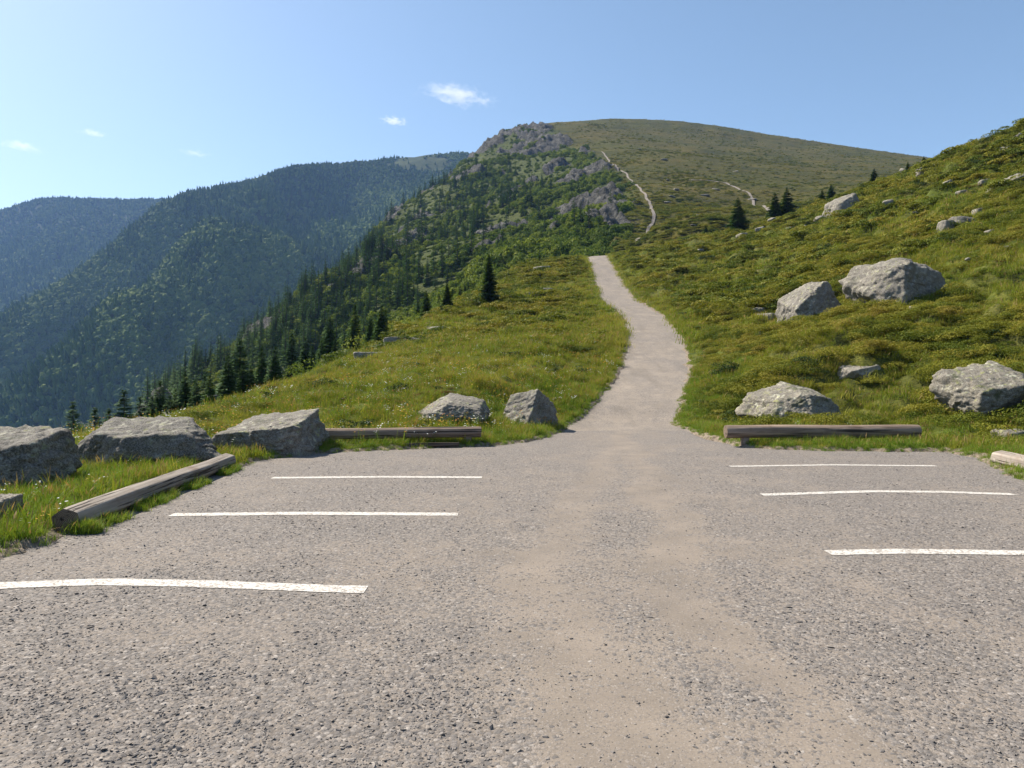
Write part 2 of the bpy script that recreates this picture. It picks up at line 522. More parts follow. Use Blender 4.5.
def m_rock(name, light, dark, lichen=.5, moss=.3, sc=1.0):
    m, t = mat(name)
    p = t.obj()
    rnd = t.n('ShaderNodeObjectInfo').outputs['Random']
    p = t.n('ShaderNodeVectorMath', {0: p, 1: (0, 0, 0)}, operation='ADD')
    comb = t.n('ShaderNodeCombineXYZ', {'X': t.math('MULTIPLY', rnd, 40.0), 'Y': t.math('MULTIPLY', rnd, 17.0)}).outputs[0]
    t.t.links.new(comb, p.inputs[1])
    p = p.outputs[0]
    a = t.noise(p, 1.6 * sc, 6, .65)
    b = t.noise(p, 7 * sc, 6, .7)
    s = t.noise(p, 46 * sc, 3, .7)
    c = t.ramp(a, [(.3, dark), (.55, tuple((x + y) / 2 for x, y in zip(light, dark))), (.72, light)])
    c = t.mix(t.maprange(b, .42, .66), t.mix(.5, c, tuple(x * .45 for x in dark)), c)
    c = t.mix(t.math('MULTIPLY', t.maprange(s, .45, .62), .35), c, (.40, .38, .35))
    c = t.mix(t.math('MULTIPLY', t.maprange(s, .5, .3), .5), c, tuple(x * .4 for x in dark))
    nrm = t.n('ShaderNodeSeparateXYZ', {'Vector': t.n('ShaderNodeNewGeometry').outputs['Normal']}).outputs['Z']
    up = t.maprange(nrm, -.1, .6)
    l1 = t.noise(p, 3.1 * sc, 5, .75)
    l2 = t.n('ShaderNodeTexVoronoi', {'Vector': p, 'Scale': 9.0 * sc}).outputs['Distance']
    lm = t.math('MULTIPLY', t.maprange(l1, .50, .62), t.maprange(l2, .62, .3))
    c = t.mix(t.math('MULTIPLY', t.math('MULTIPLY', lm, up), lichen), c, (.42, .41, .32))
    l3 = t.noise(p, 5.3 * sc, 4, .7)
    c = t.mix(t.math('MULTIPLY', t.math('MULTIPLY', t.maprange(l3, .56, .66), up), lichen * .8), c, (.26, .27, .10))
    ms = t.noise(p, 2.3 * sc, 5, .7)
    c = t.mix(t.math('MULTIPLY', t.maprange(ms, .55, .68), moss), c, (.045, .055, .02))
    # fissures
    w = t.n('ShaderNodeTexNoise', {'Vector': p, 'Scale': 2.0 * sc, 'Detail': 3.0}).outputs['Color']
    cv = t.n('ShaderNodeTexVoronoi', {'Vector': t.mix(.5, p, w, 'ADD'), 'Scale': .7 * sc}, feature='DISTANCE_TO_EDGE').outputs['Distance']
    cr = t.maprange(cv, .0, .03)
    c = t.mix(t.math('MULTIPLY', t.math('MULTIPLY', t.math('SUBTRACT', 1.0, cr), t.maprange(l1, .5, .6)), .7), c, (.05, .046, .04))
    h = t.math('ADD', t.math('MULTIPLY', b, .6), t.math('ADD', t.math('MULTIPLY', s, .14), t.math('MULTIPLY', cr, .05)))
    t.out(t.bsdf(c, .9, t.bump(h, .9, .09 / sc), .25))
    return m


def m_wood(name, light, dark):
    m, t = mat(name)
    p = t.obj()
    st = t.noise(t.scale(p, (.7, 14, 14)), 1.0, 5, .65, .4)
    crk = t.noise(t.scale(p, (.45, 22, 22)), 1.3, 3, .6)
    blot = t.noise(p, 2.2, 4, .6)
    c = t.ramp(st, [(.3, dark), (.6, light), (.8, tuple(min(1, x * 1.25) for x in light))])
    c = t.mix(t.maprange(blot, .52, .72), c, t.mix(.6, c, (.16, .105, .075)))
    ck = t.maprange(crk, .565, .63)
    c = t.mix(ck, c, (.045, .035, .028))
    h = t.math('SUBTRACT', t.math('MULTIPLY', st, .6), ck)
    t.out(t.bsdf(c, .85, t.bump(h, .8, .02), .2))
    return m


def m_leaf(name, stops, patch_scale, transl=.3, rough=.6, varied=.5):
    """foliage: colour picked per instance and per patch of ground"""
    m, t = mat(name)
    oi = t.n('ShaderNodeObjectInfo')
    loc = t.noise(oi.outputs['Location'], patch_scale, 3, .6)
    r = t.math('ADD', t.math('MULTIPLY', loc, 1.0 - varied * .5), t.math('MULTIPLY', t.math('SUBTRACT', oi.outputs['Random'], .5), varied * .6))
    loc2 = t.noise(oi.outputs['Location'], patch_scale * 6.5, 3, .6)
    loc = t.math('ADD', t.math('MULTIPLY', loc, .55), t.math('MULTIPLY', loc2, .45))
    loc = t.math('ADD', t.math('MULTIPLY', t.math('SUBTRACT', loc, .5), 1.45), .5)
    fine = t.noise(t.obj(), 13.0, 2, .6)
    r = t.math('ADD', r, t.math('MULTIPLY', t.math('SUBTRACT', fine, .5), .35))
    r = t.math('ADD', r, varied * .25)
    c = t.ramp(r, stops)
    d = t.bsdf(c, rough, None, .06)
    tr = t.n('ShaderNodeBsdfTranslucent', {'Color': t.mix(1.0, c, (1.15, 1.15, .7), 'MULTIPLY')}).outputs[0]
    t.out(t.n('ShaderNodeMixShader', {0: transl, 1: d, 2: tr}).outputs[0])
    return m


def m_plain(name, col, rough=.8, var=.3):
    m, t = mat(name)
    n = t.noise(t.obj(), 6.0, 4, .65)
    c = t.mix(t.maprange(n, .3, .7), tuple(x * (1 - var) for x in col), tuple(min(1, x * (1 + var)) for x in col))
    t.out(t.bsdf(c, rough, t.bump(n, .4, .03), .2))
    return m


def m_midridge():
    m, t = mat('ridge_heath')
    p = t.pos()
    rk = t.attr('rock')
    a = t.noise(p, .02, 5, .65)
    b = t.noise(t.scale(p, (.05, .05, .2)), 1.0, 6, .7)
    f = t.noise(p, .45, 5, .7)
    g = t.ramp(b, [(.3, (0.039, 0.037, 0.008)), (.47, (0.076, 0.067, 0.013)), (.6, (0.100, 0.081, 0.016)), (.75, (0.117, 0.084, 0.022))])
    g2 = t.ramp(b, [(.3, (0.033, 0.036, 0.008)), (.6, (0.072, 0.071, 0.012)), (.8, (0.098, 0.088, 0.018))])
    c = t.mix(t.maprange(a, .4, .6), g, g2)
    c = t.mix(t.maprange(f, .52, .68), c, t.mix(.6, c, (.025, .035, .012)))
    fk = t.attr('flank')
    c = t.mix(t.math('MULTIPLY', fk, .8), c, t.ramp(f, [(.3, (.022, .035, .012)), (.5, (.05, .068, .018)), (.68, (.10, .115, .03))]))
    r1 = t.noise(p, .25, 6, .75)
    r2 = t.noise(t.scale(p, (.5, .5, .15)), 1.0, 5, .7)
    rc = t.ramp(r1, [(.32, (.045, .043, .04)), (.5, (.10, .098, .091)), (.66, (.20, .194, .178))])
    rc = t.mix(t.maprange(r2, .55, .7), rc, (.06, .065, .03))
    k = t.maprange(t.math('ADD', rk, t.math('ADD', t.math('MULTIPLY', t.math('SUBTRACT', f, .5), 1.3), t.math('MULTIPLY', t.math('SUBTRACT', r2, .5), -1.4))), .40, .52)
    c = t.mix(k, c, rc)
    h = t.math('ADD', t.math('MULTIPLY', f, .5), t.math('MULTIPLY', t.math('MULTIPLY', t.math('ADD', r1, r2), k), 1.6))
    t.out(t.bsdf(c, .95, t.bump(h, 1.0, 2.6), .1))
    return m


def m_forestfloor(name, a, b, scl):
    m, t = mat(name)
    n = t.noise(t.pos(), scl, 6, .7)
    c = t.ramp(n, [(.3, a), (.7, b)])
    t.out(t.bsdf(c, .95, t.bump(n, .6, 6.0), .05))
    return m


TURF = m_turf()
CARPARK, PATHM, PAINT = m_carpark(), m_path(), m_paint()
GRANITE = m_rock('granite', (.32, .285, .235), (.125, .112, .092), .75, .4)
GRANITE_SHADY = m_rock('dark_granite', (.27, .244, .205), (.085, .078, .068), .55, .45)  # darker granite copy, puts the shade of boulder fronts into the colour
GRANITE_MOSSY = m_rock('mossy_granite', (.31, .275, .215), (.13, .115, .09), 1.0, .75)
GRANITE_SMALL = m_rock('weathered_stone', (.36, .325, .27), (.17, .152, .126), .6, .2, 2.0)
WOOD_GREY = m_wood('weathered_timber', (.31, .27, .23), (.15, .125, .105))
WOOD_DARK = m_wood('dark_timber', (.12, .09, .07), (.05, .038, .03))
WOOD_BROWN = m_wood('brown_timber', (.30, .225, .17), (.135, .098, .075))
GRASS = m_leaf('grass_blades', [(.2, (0.100, 0.144, 0.019)), (.42, (0.166, 0.207, 0.024)), (.62, (0.253, 0.256, 0.037)), (.8, (0.333, 0.276, 0.067)), (.97, (0.387, 0.270, 0.120))], .22, .35, .55, .55)
LUSH = m_leaf('lush_grass_blades', [(.2, (0.085, 0.161, 0.022)), (.5, (0.157, 0.239, 0.030)), (.8, (0.248, 0.284, 0.049)), (.97, (0.328, 0.284, 0.097))], .4, .35, .5, .5)
STRAW = m_leaf('dry_grass_heads', [(.2, (.22, .15, .06)), (.6, (.30, .20, .09)), (.9, (.38, .28, .15))], .4, .3, .7, .6)
SHRUB = m_leaf('heath_leaves', [(.2, (0.059, 0.091, 0.013)), (.4, (0.111, 0.135, 0.018)), (.56, (0.189, 0.188, 0.023)), (.72, (0.246, 0.210, 0.034)), (.92, (0.222, 0.133, 0.046))], .11, .25, .5, .6)
SPRUCE = m_leaf('spruce_needles', [(.2, (0.039, 0.084, 0.021)), (.55, (0.066, 0.128, 0.028)), (.9, (0.114, 0.183, 0.034))], .05, .12, .6, .6)
BROAD = m_leaf('broad_leaves', [(.2, (0.056, 0.098, 0.015)), (.45, (0.114, 0.155, 0.021)), (.65, (0.177, 0.213, 0.028)), (.9, (0.240, 0.246, 0.042))], .012, .3, .6, .8)
LIGHTBUSH = m_leaf('light_green_leaves', [(.2, (.08, .12, .022)), (.5, (.14, .185, .032)), (.9, (.21, .23, .05))], .1, .35, .6, .7)
BARK = m_plain('bark', (.09, .07, .055), .95)
PETAL = m_plain('white_petals', (.75, .74, .70), .7, .05)
YELLOW = m_plain('yellow_petals', (.65, .42, .04), .7, .1)
PEBBLE = m_leaf('gravel_chips', [(.2, (.122, .112, .106)), (.45, (.16, .146, .137)), (.7, (.21, .191, .176)), (.92, (.28, .256, .234))], 2.0, 0.0, .85, 1.0)
FOREST = m_leaf('forest_leaves', [(.25, (0.028, 0.058, 0.014)), (.5, (0.057, 0.097, 0.020)), (.75, (0.108, 0.145, 0.029))], .006, .0, .8, .8)

# ------------------------------------------------------------------ land
th = np.radians(np.concatenate([np.linspace(-180, -44, 90, endpoint=False), np.linspace(-44, 46, 760, endpoint=False), np.linspace(46, 180, 90)]))
rr = np.exp(np.linspace(math.log(.8), math.log(175), 500))
v, f = polar_sheet(th, rr, near_h)
me = mesh_from('ground', v, f, True, [TURF])
attr(me, 'soil', sstep(.45, .0, near_parts(v[:, 0], v[:, 1])[3]))
put('ground', me, kind='structure', label='grassy heath hillside around the gravel car park')

th = np.radians(np.linspace(-62, 62, 900))
rr = np.exp(np.linspace(math.log(75), math.log(1100), 460))
v, f = polar_sheet(th, rr, mid_h)
me = mesh_from('mountain', v, f, True, [m_midridge()])
attr(me, 'rock', rocky(v[:, 0], v[:, 1])[0])
attr(me, 'flank', sstep(0, 12, rocky(v[:, 0], v[:, 1])[1]))
put('mountain', me, kind='structure', label='rounded heath summit with a grey rocky flank falling into the valley')

th = np.radians(np.linspace(-62, 9, 420))
rr = np.exp(np.linspace(math.log(450), math.log(2100), 320))
v, f = polar_sheet(th, rr, far_h)
put('mountain_ridge', mesh_from('mountain_ridge', v, f, True, [m_forestfloor('forest_slope', (.016, .03, .012), (.075, .085, .032), .02)]), kind='structure',
    label='long forested mountain ridge across the valley')
th = np.radians(np.linspace(-66, 0, 300))
rr = np.exp(np.linspace(math.log(1100), math.log(3000), 220))
v, f = polar_sheet(th, rr, far2_h)
put('mountain_ridge', mesh_from('mountain_ridge_far', v, f, True, [m_forestfloor('far_forest_slope', (.02, .034, .014), (.045, .06, .024), .02)]), kind='structure',
    label='hazy forested mountain at the end of the valley')
th = np.linspace(0, 2 * math.pi, 97)
rr = np.array([.1, 300, 900, 1800, 3200, 6000, 12000.])
v, f = polar_sheet(th, rr, lambda x, y: -260 + 30 * fbm(x * .002, y * .002, 0, 2))
put('terrain', mesh_from('terrain', v, f, True, [m_forestfloor('valley_floor', (.02, .035, .014), (.05, .065, .025), .01)]), kind='structure', label='wooded valley floor far below')


# car park sheet
def coarse_mask(x, y):
    """1 = loose stone chips, 0 = dusty wheel-worn strip"""
    w = .5 * fbm(x * .5, y * .35, 3.0, 3)
    t1 = seg_dist(x + w * .6, y, [(3.6, 26), (3.0, 18), (1.45, 11.4), (.55, 7.5), (.2, 5.6), (.08, 4.4), (.35, 3.56), (.55, 2.8), (1.3, -6)])[0]
    t2 = seg_dist(x + w * .6, y, [(3.2, 26), (2.9, 18), (2.3, 12), (1.75, 8.7), (1.41, 5.6), (1.33, 4.1), (1.37, 3.3), (1.25, 2.7), (2.0, -6)])[0]
    tr = np.maximum(sstep(.42, .08, t1), sstep(.38, .08, t2))
    mid = sstep(2.2, .4, np.minimum(t1, t2)) * .5
    p = sstep(-.1, .35, fbm(x * .75, y * .75, 11.0, 4)) * .30
    return np.clip(.80 - tr * .46 - mid * .40 - p, .02, 1)


xs, ys = np.arange(-6, 9.6, .07), np.arange(-14.5, 25, .07)
X, Y = np.meshgrid(xs, ys, indexing='ij')
sd = poly_sd(X, Y, LOT)
fz = grid_faces(len(xs), len(ys))
keep = (sd.ravel()[fz] < .9).all(1)
fz = fz[keep]
used = np.unique(fz)
rm = np.full(X.size, -1)
rm[used] = np.arange(len(used))
Vp = np.stack([X.ravel(), Y.ravel(), np.zeros(X.size)], 1)[used]
Vp[:, 2] = -np.clip(sd.ravel()[used] - .6, 0, 1) * .4
me = mesh_from('car_park', Vp, rm[fz], True, [CARPARK])
attr(me, 'coarse', coarse_mask(Vp[:, 0], Vp[:, 1]))
put('car_park_ground', me, kind='structure', label='open gravel car park with dusty wheel tracks')


def ribbon(poly, half, step, hf, nx=18):
    P = np.asarray(poly, float)
    t = np.arange(len(P))
    tt = np.linspace(0, len(P) - 1, int(len(P) * 14))
    # Catmull-Rom through the points
    def cr(c):
        out = []
        for u in tt:
            i = min(int(u), len(P) - 2)
            q = u - i
            p0, p1, p2, p3 = c[max(i - 1, 0)], c[i], c[i + 1], c[min(i + 2, len(P) - 1)]
            out.append(.5 * (2 * p1 + (p2 - p0) * q + (2 * p0 - 5 * p1 + 4 * p2 - p3) * q * q + (3 * p1 - p0 - 3 * p2 + p3) * q ** 3))
        return np.array(out)
    x, y = cr(P[:, 0]), cr(P[:, 1])
    dx, dy = np.gradient(x), np.gradient(y)
    L = np.hypot(dx, dy)
    nxv, nyv = dy / L, -dx / L
    s = np.linspace(-half, half, nx)
    XX, YY = x[:, None] + nxv[:, None] * s, y[:, None] + nyv[:, None] * s
    ZZ = hf(XX, YY)
    return np.stack([XX.ravel(), YY.ravel(), ZZ.ravel()], 1), grid_faces(len(x), nx)[:, ::-1]


v, f = ribbon(PATH, 2.1, .5, lambda x, y: near_h(x, y, near_base(x, y)[0]) + .004 - .06 * sstep(19.6, 18.2, y))
me = mesh_from('path', v, f, True, [PATHM])
attr(me, 'coarse', .25 + .35 * fbm(v[:, 0] * .6, v[:, 1] * .6, 4.0, 3))
put('path', me, kind='structure', label='pale gravel footpath winding up the hill from the car park')
TR1 = [hit(px, py, mid_h, 125, 700) for px, py in [(636, 243), (647, 233), (653, 221), (651, 208), (645, 195), (637, 185), (628, 176), (616, 167), (607, 158), (602, 152)]]
TR2 = [hit(px, py, mid_h, 125, 700) for px, py in [(690, 180), (712, 181), (728, 184), (740, 190), (752, 199), (768, 210), (780, 216)]]
for tr, half, lab in ((TR1, .42, 'thin pale trail climbing the edge of the rocky summit ridge'), (TR2, .45, 'short pale trail crossing the heath beyond the spruces')):
    v, f = ribbon(tr, half, 1, lambda x, y: mid_h(x, y) + .22 + .25 * perlin(x * .12, y * .12, 4), 7)
    v[:, 0] += .8 * perlin(v[:, 0] * .1, v[:, 1] * .1)
    me = mesh_from('path', v, f, True, [PATHM])
    attr(me, 'coarse', np.full(len(v), .2))
    put('path', me, kind='structure', label=lab)

# painted bay lines
LINES = [([(-60, 589), (0, 586), (100, 582), (200, 584), (300, 588), (366, 590)], 'longest white bay line, curving across the left side in front of the others', .2),
         ([(171, 515), (300, 513.5), (458, 514.5)], 'white bay line in the middle of the three on the left', .2),
         ([(272, 478), (380, 477), (482, 477.5)], 'thin white bay line nearest the log barrier on the left', .2),
         ([(828, 553), (900, 551.5), (1024, 553), (1100, 555)], 'thick white bay line running off the right edge of the frame', .2),
         ([(762, 495), (870, 491.5), (940, 492), (1014, 494.5)], 'white bay line in the middle of the three on the right', .19),
         ([(730, 466.5), (830, 465), (936, 466)], 'thin white bay line just in front of the round log', .17)]
for pxs, lab, w in LINES:
    w *= .85
    c = np.array([flat(*q) for q in pxs])
    t = np.linspace(0, len(c) - 1, 90)
    x = np.interp(t, range(len(c)), c[:, 0])
    y = np.interp(t, range(len(c)), c[:, 1])
    k = np.ones(9) / 9
    y = np.convolve(np.pad(y, 4, 'edge'), k, 'valid')
    e1 = y + w / 2 + .012 * perlin(x * 9, y * 3, 1)
    e0 = y - w / 2 + .012 * perlin(x * 9, y * 3, 7)
    vv = np.concatenate([np.stack([x, e0, np.full_like(x, .004)], 1), np.stack([x, e1, np.full_like(x, .004)], 1)])
    n = len(x)
    ff = np.array([(i, i + 1, n + i + 1, n + i) for i in range(n - 1)])
    put('road_markings', mesh_from('road_markings', vv, ff, True, [PAINT]), kind='structure', label=lab)


# ------------------------------------------------------------------ scatter (stuff only)
def library(name, meshes):
    c = bpy.data.collections.new(name)
    for i, me in enumerate(meshes):
        c.objects.link(bpy.data.objects.new('%s_%02d' % (name, i), me))
    return c


def scatter(name, coll, nvar, P, R, S, label, cat=None, rng=RNG):
    P = np.asarray(P, np.float32)
    me = bpy.data.meshes.new(name)
    me.vertices.add(len(P))
    me.vertices.foreach_set('co', P.ravel())
    a = me.attributes.new('rot', 'FLOAT_VECTOR', 'POINT')
    a.data.foreach_set('vector', np.asarray(R, np.float32).ravel())
    a = me.attributes.new('scl', 'FLOAT_VECTOR', 'POINT')
    a.data.foreach_set('vector', np.asarray(S, np.float32).ravel())
    a = me.attributes.new('idx', 'INT', 'POINT')
    a.data.foreach_set('value', rng.integers(0, nvar, len(P)).astype(np.int32))
    o = put(name, me, kind='stuff', label=label, category=cat or name.replace('_', ' '))
    g = bpy.data.node_groups.new('scatter_' + name, 'GeometryNodeTree')
    g.interface.new_socket('Geometry', in_out='INPUT', socket_type='NodeSocketGeometry')
    g.interface.new_socket('Geometry', in_out='OUTPUT', socket_type='NodeSocketGeometry')
    gi, go = g.nodes.new('NodeGroupInput'), g.nodes.new('NodeGroupOutput')
    ci = g.nodes.new('GeometryNodeCollectionInfo')
    ci.inputs['Collection'].default_value = coll
    ci.inputs['Separate Children'].default_value = True
    ci.inputs['Reset Children'].default_value = True
    ip = g.nodes.new('GeometryNodeInstanceOnPoints')
    ip.inputs['Pick Instance'].default_value = True

    def na(nm, dt):
        n = g.nodes.new('GeometryNodeInputNamedAttribute')
        n.data_type = dt
        n.inputs[0].default_value = nm
        return n.outputs['Attribute']
    L = g.links.new
    L(gi.outputs[0], ip.inputs['Points'])
    L(ci.outputs[0], ip.inputs['Instance'])
    L(na('idx', 'INT'), ip.inputs['Instance Index'])
    L(na('rot', 'FLOAT_VECTOR'), ip.inputs['Rotation'])
    L(na('scl', 'FLOAT_VECTOR'), ip.inputs['Scale'])
    L(ip.outputs[0], go.inputs[0])
    md = o.modifiers.new('scatter', 'NODES')
    md.node_group = g
    return o


def rand_rot(n, tilt=.15):
    return np.stack([RNG.normal(0, tilt, n), RNG.normal(0, tilt, n), RNG.uniform(0, 6.283, n)], 1)


def uni_scale(s, flat_=1.0):
    return np.stack([s, s, s * flat_], 1)


def tuft_mesh(seed, nb, h, spread, width, mats, heads=0.0):
    r = np.random.default_rng(seed)
    V, Fc, MI = [], [], []
    for b in range(nb):
        az, lean = r.uniform(0, 6.283), abs(r.normal(.35, .25))
        hh = h * r.uniform(.45, 1.1)
        bx, by = r.normal(0, spread, 2)
        w = width * r.uniform(.7, 1.3)
        ca, sa = math.cos(az), math.sin(az)
        px, py = -sa, ca
        n0 = len(V)
        segs = 4
        hd = r.random() < heads
        for k in range(segs + 1):
            q = k / segs
            out = lean * hh * q * q * 1.1
            z = hh * (q - .28 * lean * q * q)
            ww = w * (1 - q) ** .8 if k < segs else w * .04
            if hd:
                ww = w * (.35 if q < .7 else 1.1 if k < segs else .1)
            cx, cy = bx + ca * out, by + sa * out
            V += [(cx - px * ww, cy - py * ww, z), (cx + px * ww, cy + py * ww, z)]
        for k in range(segs):
            a = n0 + 2 * k
            Fc.append((a, a + 1, a + 3, a + 2))
            MI.append(1 if hd and k >= segs - 2 else 0)
    return mesh_from('tuft', V, Fc, True, mats, MI)


def lump_mesh(seed, nl, leaf, lumps, mats, size=(.5, .5, .35), drop=.0):
    """a leafy cushion: leaf faces spread through overlapping domes"""
    r = np.random.default_rng(seed)
    C = np.stack([r.normal(0, size[0] * .55, lumps), r.normal(0, size[1] * .55, lumps), r.uniform(0, size[2] * .7, lumps)], 1)
    Rd = r.uniform(.45, .9, lumps) * np.mean(size[:2])
    k = r.integers(0, lumps, nl)
    d = r.normal(size=(nl, 3))
    d /= np.linalg.norm(d, axis=1)[:, None]
    d[:, 2] = np.abs(d[:, 2]) * .95 - drop
    rad = r.uniform(.72, 1.05, nl) ** .7
    P = C[k] + d * (Rd[k] * rad)[:, None] * np.array([1, 1, size[2] / np.mean(size[:2])])
    n = d + r.normal(0, .55, (nl, 3))
    n /= np.linalg.norm(n, axis=1)[:, None]
    t = np.cross(n, r.normal(size=(nl, 3)))
    t /= np.linalg.norm(t, axis=1)[:, None]
    b = np.cross(n, t)
    s = leaf * r.uniform(.6, 1.4, nl)[:, None]
    V = np.stack([P - t * s * 1.3, P - b * s * .6 + n * s * .15, P + t * s * 1.3, P + b * s * .6 + n * s * .15], 1).reshape(-1, 3)
    return mesh_from('cushion', V, np.arange(nl * 4).reshape(-1, 4), False, mats)


# grass near the car park and path
lib_lush = library('lush_tuft', [tuft_mesh(s, 46, .30, .085, .0065, [LUSH, STRAW], .03) for s in range(6)])
lib_grass = library('grass_tuft', [tuft_mesh(20 + s, 40, .34, .10, .007, [GRASS, STRAW], .07) for s in range(6)])
lib_wide = library('wide_tuft', [tuft_mesh(40 + s, 44, .42, .22, .013, [GRASS, STRAW], .10) for s in range(5)])
lib_shrub = library('heath_cushion', [lump_mesh(60 + s, 2200, .023, 8, [SHRUB], (.55, .55, .36), .1) for s in range(6)])
lib_shrub_far = library('heath_cushion_coarse', [lump_mesh(80 + s, 900, .048, 7, [SHRUB], (.6, .6, .34), .1) for s in range(5)])


def sample(n, x0, x1, y0, y1):
    return RNG.uniform(x0, x1, n), RNG.uniform(y0, y1, n)


def in_view(x, y, lo=-.80, hi=.86):
    lo, hi = (-1.6 if lo < -.5 else lo), 1.35
    a = x / np.maximum(y, .1)
    return (a > lo) & (a < hi)


def not_drop(x, y, m=2.5):
    d, _, s = seg_dist(x, y, EDGE)
    return ~((s > 0) & (d > m))


# lush verge hugging the gravel
x, y = sample(130000, -12, 16, -2, 27)
z, dl, dp, off = near_parts(x, y)
k = (off > .03) & (off < 2.6) & (y > -2) & (RNG.random(len(x)) < .75 * np.exp(-np.maximum(off, 0) / 1.8)) & not_drop(x, y)
x, y = x[k], y[k]
s = RNG.uniform(.35, .8, len(x)) * (.4 + .6 * sstep(0, .5, off[k]))
scatter('grass', lib_lush, 6, np.stack([x, y, near_h(x, y) - .02], 1), rand_rot(len(x)), uni_scale(s), 'lush green grass along the edge of the gravel')
a0, a1 = flat(66, 533), flat(228, 468)
u = RNG.random(330) ** .9
u = np.where(np.sin(u * 23) + .5 * np.sin(u * 61) > -.3, u, u * .02)
ox = RNG.uniform(.12, .30, len(u))
tx, ty = a0[0] + (a1[0] - a0[0]) * u + ox, a0[1] + (a1[1] - a0[1]) * u - .03
s = RNG.uniform(.2, .62, len(u)) * (1.25 - ox * 2)
scatter('grass', lib_lush, 6, np.stack([tx, ty, np.zeros(len(u))], 1), rand_rot(len(u), .2), uni_scale(s), 'little grass tufts growing at the foot of the slanting log')
# meadow grass out to 45 m
x, y = sample(330000, -16, 46, 1, 46)
z, dl, dp, off = near_parts(x, y)
rr_ = np.hypot(x, y)
shr = fbm(x * .16, y * .16, 21.0, 3)
right = (x > np.interp(y, [p[1] for p in PATH], [p[0] for p in PATH]))
pr = np.where(right, sstep(.25, -.15, shr) * .8 + .15, .95) * np.clip(16 / rr_, .25, 1.0)
k = (off > .25) & in_view(x, y) & (RNG.random(len(x)) < pr * .62 * (.35 + .65 * sstep(-.35, .15, fbm(x * .9, y * .9, 51.0, 3)))) & not_drop(x, y)
x, y, rr_ = x[k], y[k], rr_[k]
s = RNG.uniform(.3, .7, len(x)) * (.75 + .6 * sstep(-.3, .4, fbm(x * .6, y * .6, 61.0, 3))) * (1 + .5 * sstep(15, 40, rr_))
scatter('grass', lib_grass, 6, np.stack([x, y, near_h(x, y) - .03], 1), rand_rot(len(x)), uni_scale(s), 'tall yellow-green meadow grass with dry seed heads')
# coarser clumps that break up the meadow
x, y = sample(38000, -14, 50, 3, 50)
z, dl, dp, off = near_parts(x, y)
k = (off > .5) & in_view(x, y) & (RNG.random(len(x)) < .10 + .5 * sstep(.05, .4, fbm(x * .5, y * .5, 41.0, 3))) & not_drop(x, y)
x, y = x[k], y[k]
s = RNG.uniform(.45, 1.0, len(x)) * (.7 + .4 * sstep(14, 40, np.hypot(x, y)))
scatter('grass', lib_wide, 5, np.stack([x, y, near_h(x, y) - .03], 1), rand_rot(len(x), .2), uni_scale(s), 'coarse grass clumps standing out of the meadow')
# dark juniper cushions, thickened to stand in for shade between heath clumps
JUNIPER = m_leaf('juniper_leaves', [(.2, (.018, .036, .012)), (.5, (.032, .055, .015)), (.9, (.055, .08, .022))], .3, .1, .6, .6)
RUST = m_leaf('rusty_bilberry', [(.2, (.10, .075, .022)), (.5, (.165, .10, .03)), (.9, (.20, .13, .045))], .3, .2, .6, .6)
lib_jun = library('juniper_cushion', [lump_mesh(160 + q, 1100, .03, 8, [JUNIPER], (.6, .6, .34), .1) for q in range(4)])
lib_rust = library('rusty_cushion', [lump_mesh(170 + q, 900, .026, 8, [RUST], (.6, .6, .2), .1) for q in range(4)])
for lib, nn, zz, lab_, mn, mx in ((lib_jun, 16000, 71.0, 'dark juniper cushions among the heath, also standing in for shaded gaps', .35, .95), (lib_rust, 9000, 81.0, 'rusty brown bilberry patches among the heath', .25, .6)):
    r_ = np.exp(RNG.uniform(math.log(13), math.log(120), nn))
    a_ = RNG.uniform(math.radians(-28), math.radians(41), nn)
    x, y = r_ * np.sin(a_), r_ * np.cos(a_)
    z, dl, dp, off = near_parts(x, y)
    right = (x > np.interp(y, [p[1] for p in PATH], [p[0] for p in PATH]))
    k = (off > 1.1) & not_drop(x, y, 1.5) & (RNG.random(nn) < sstep(.18, .5, fbm(x * .2, y * .2, zz, 3)) * np.where(right, .8, .3) * np.clip(r_ / 60, .25, 1))
    x, y, r_ = x[k], y[k], r_[k]
    q = RNG.uniform(mn, mx, len(x)) * (.8 + .6 * sstep(20, 90, r_))
    scatter('shrubbery', lib, 4, np.stack([x, y, near_h(x, y) - .08 * q], 1), rand_rot(len(x), .12), uni_scale(q, .8), lab_)
# dry stalks by the first boulder
lib_dry = library('dry_stalk', [tuft_mesh(190 + q, 9, .62, .10, .006, [GRASS, STRAW], .85) for q in range(3)])
x, y = RNG.uniform(-7.2, -5.5, 26), RNG.uniform(7.4, 9.4, 26)
k = near_parts(x, y)[3] > .25
x, y = x[k], y[k]
scatter('grass', lib_dry, 3, np.stack([x, y, near_h(x, y)], 1), rand_rot(len(x), .2), uni_scale(RNG.uniform(.35, .7, len(x))), 'dry brown seed stalks beside the boulders at the left')
# rougher grass up the hill
x, y = sample(105000, -8, 115, 36, 122)
z, dl, dp, off = near_parts(x, y)
k = (off > .2) & in_view(x, y, -.25, .86) & (RNG.random(len(x)) < np.clip(45 / np.hypot(x, y), .2, 1) * .5) & not_drop(x, y)
x, y = x[k], y[k]
s = RNG.uniform(.7, 1.4, len(x))
scatter('grass', lib_wide, 5, np.stack([x, y, near_h(x, y) - .03], 1), rand_rot(len(x)), uni_scale(s, .8), 'rough hill grass between the heath cushions')
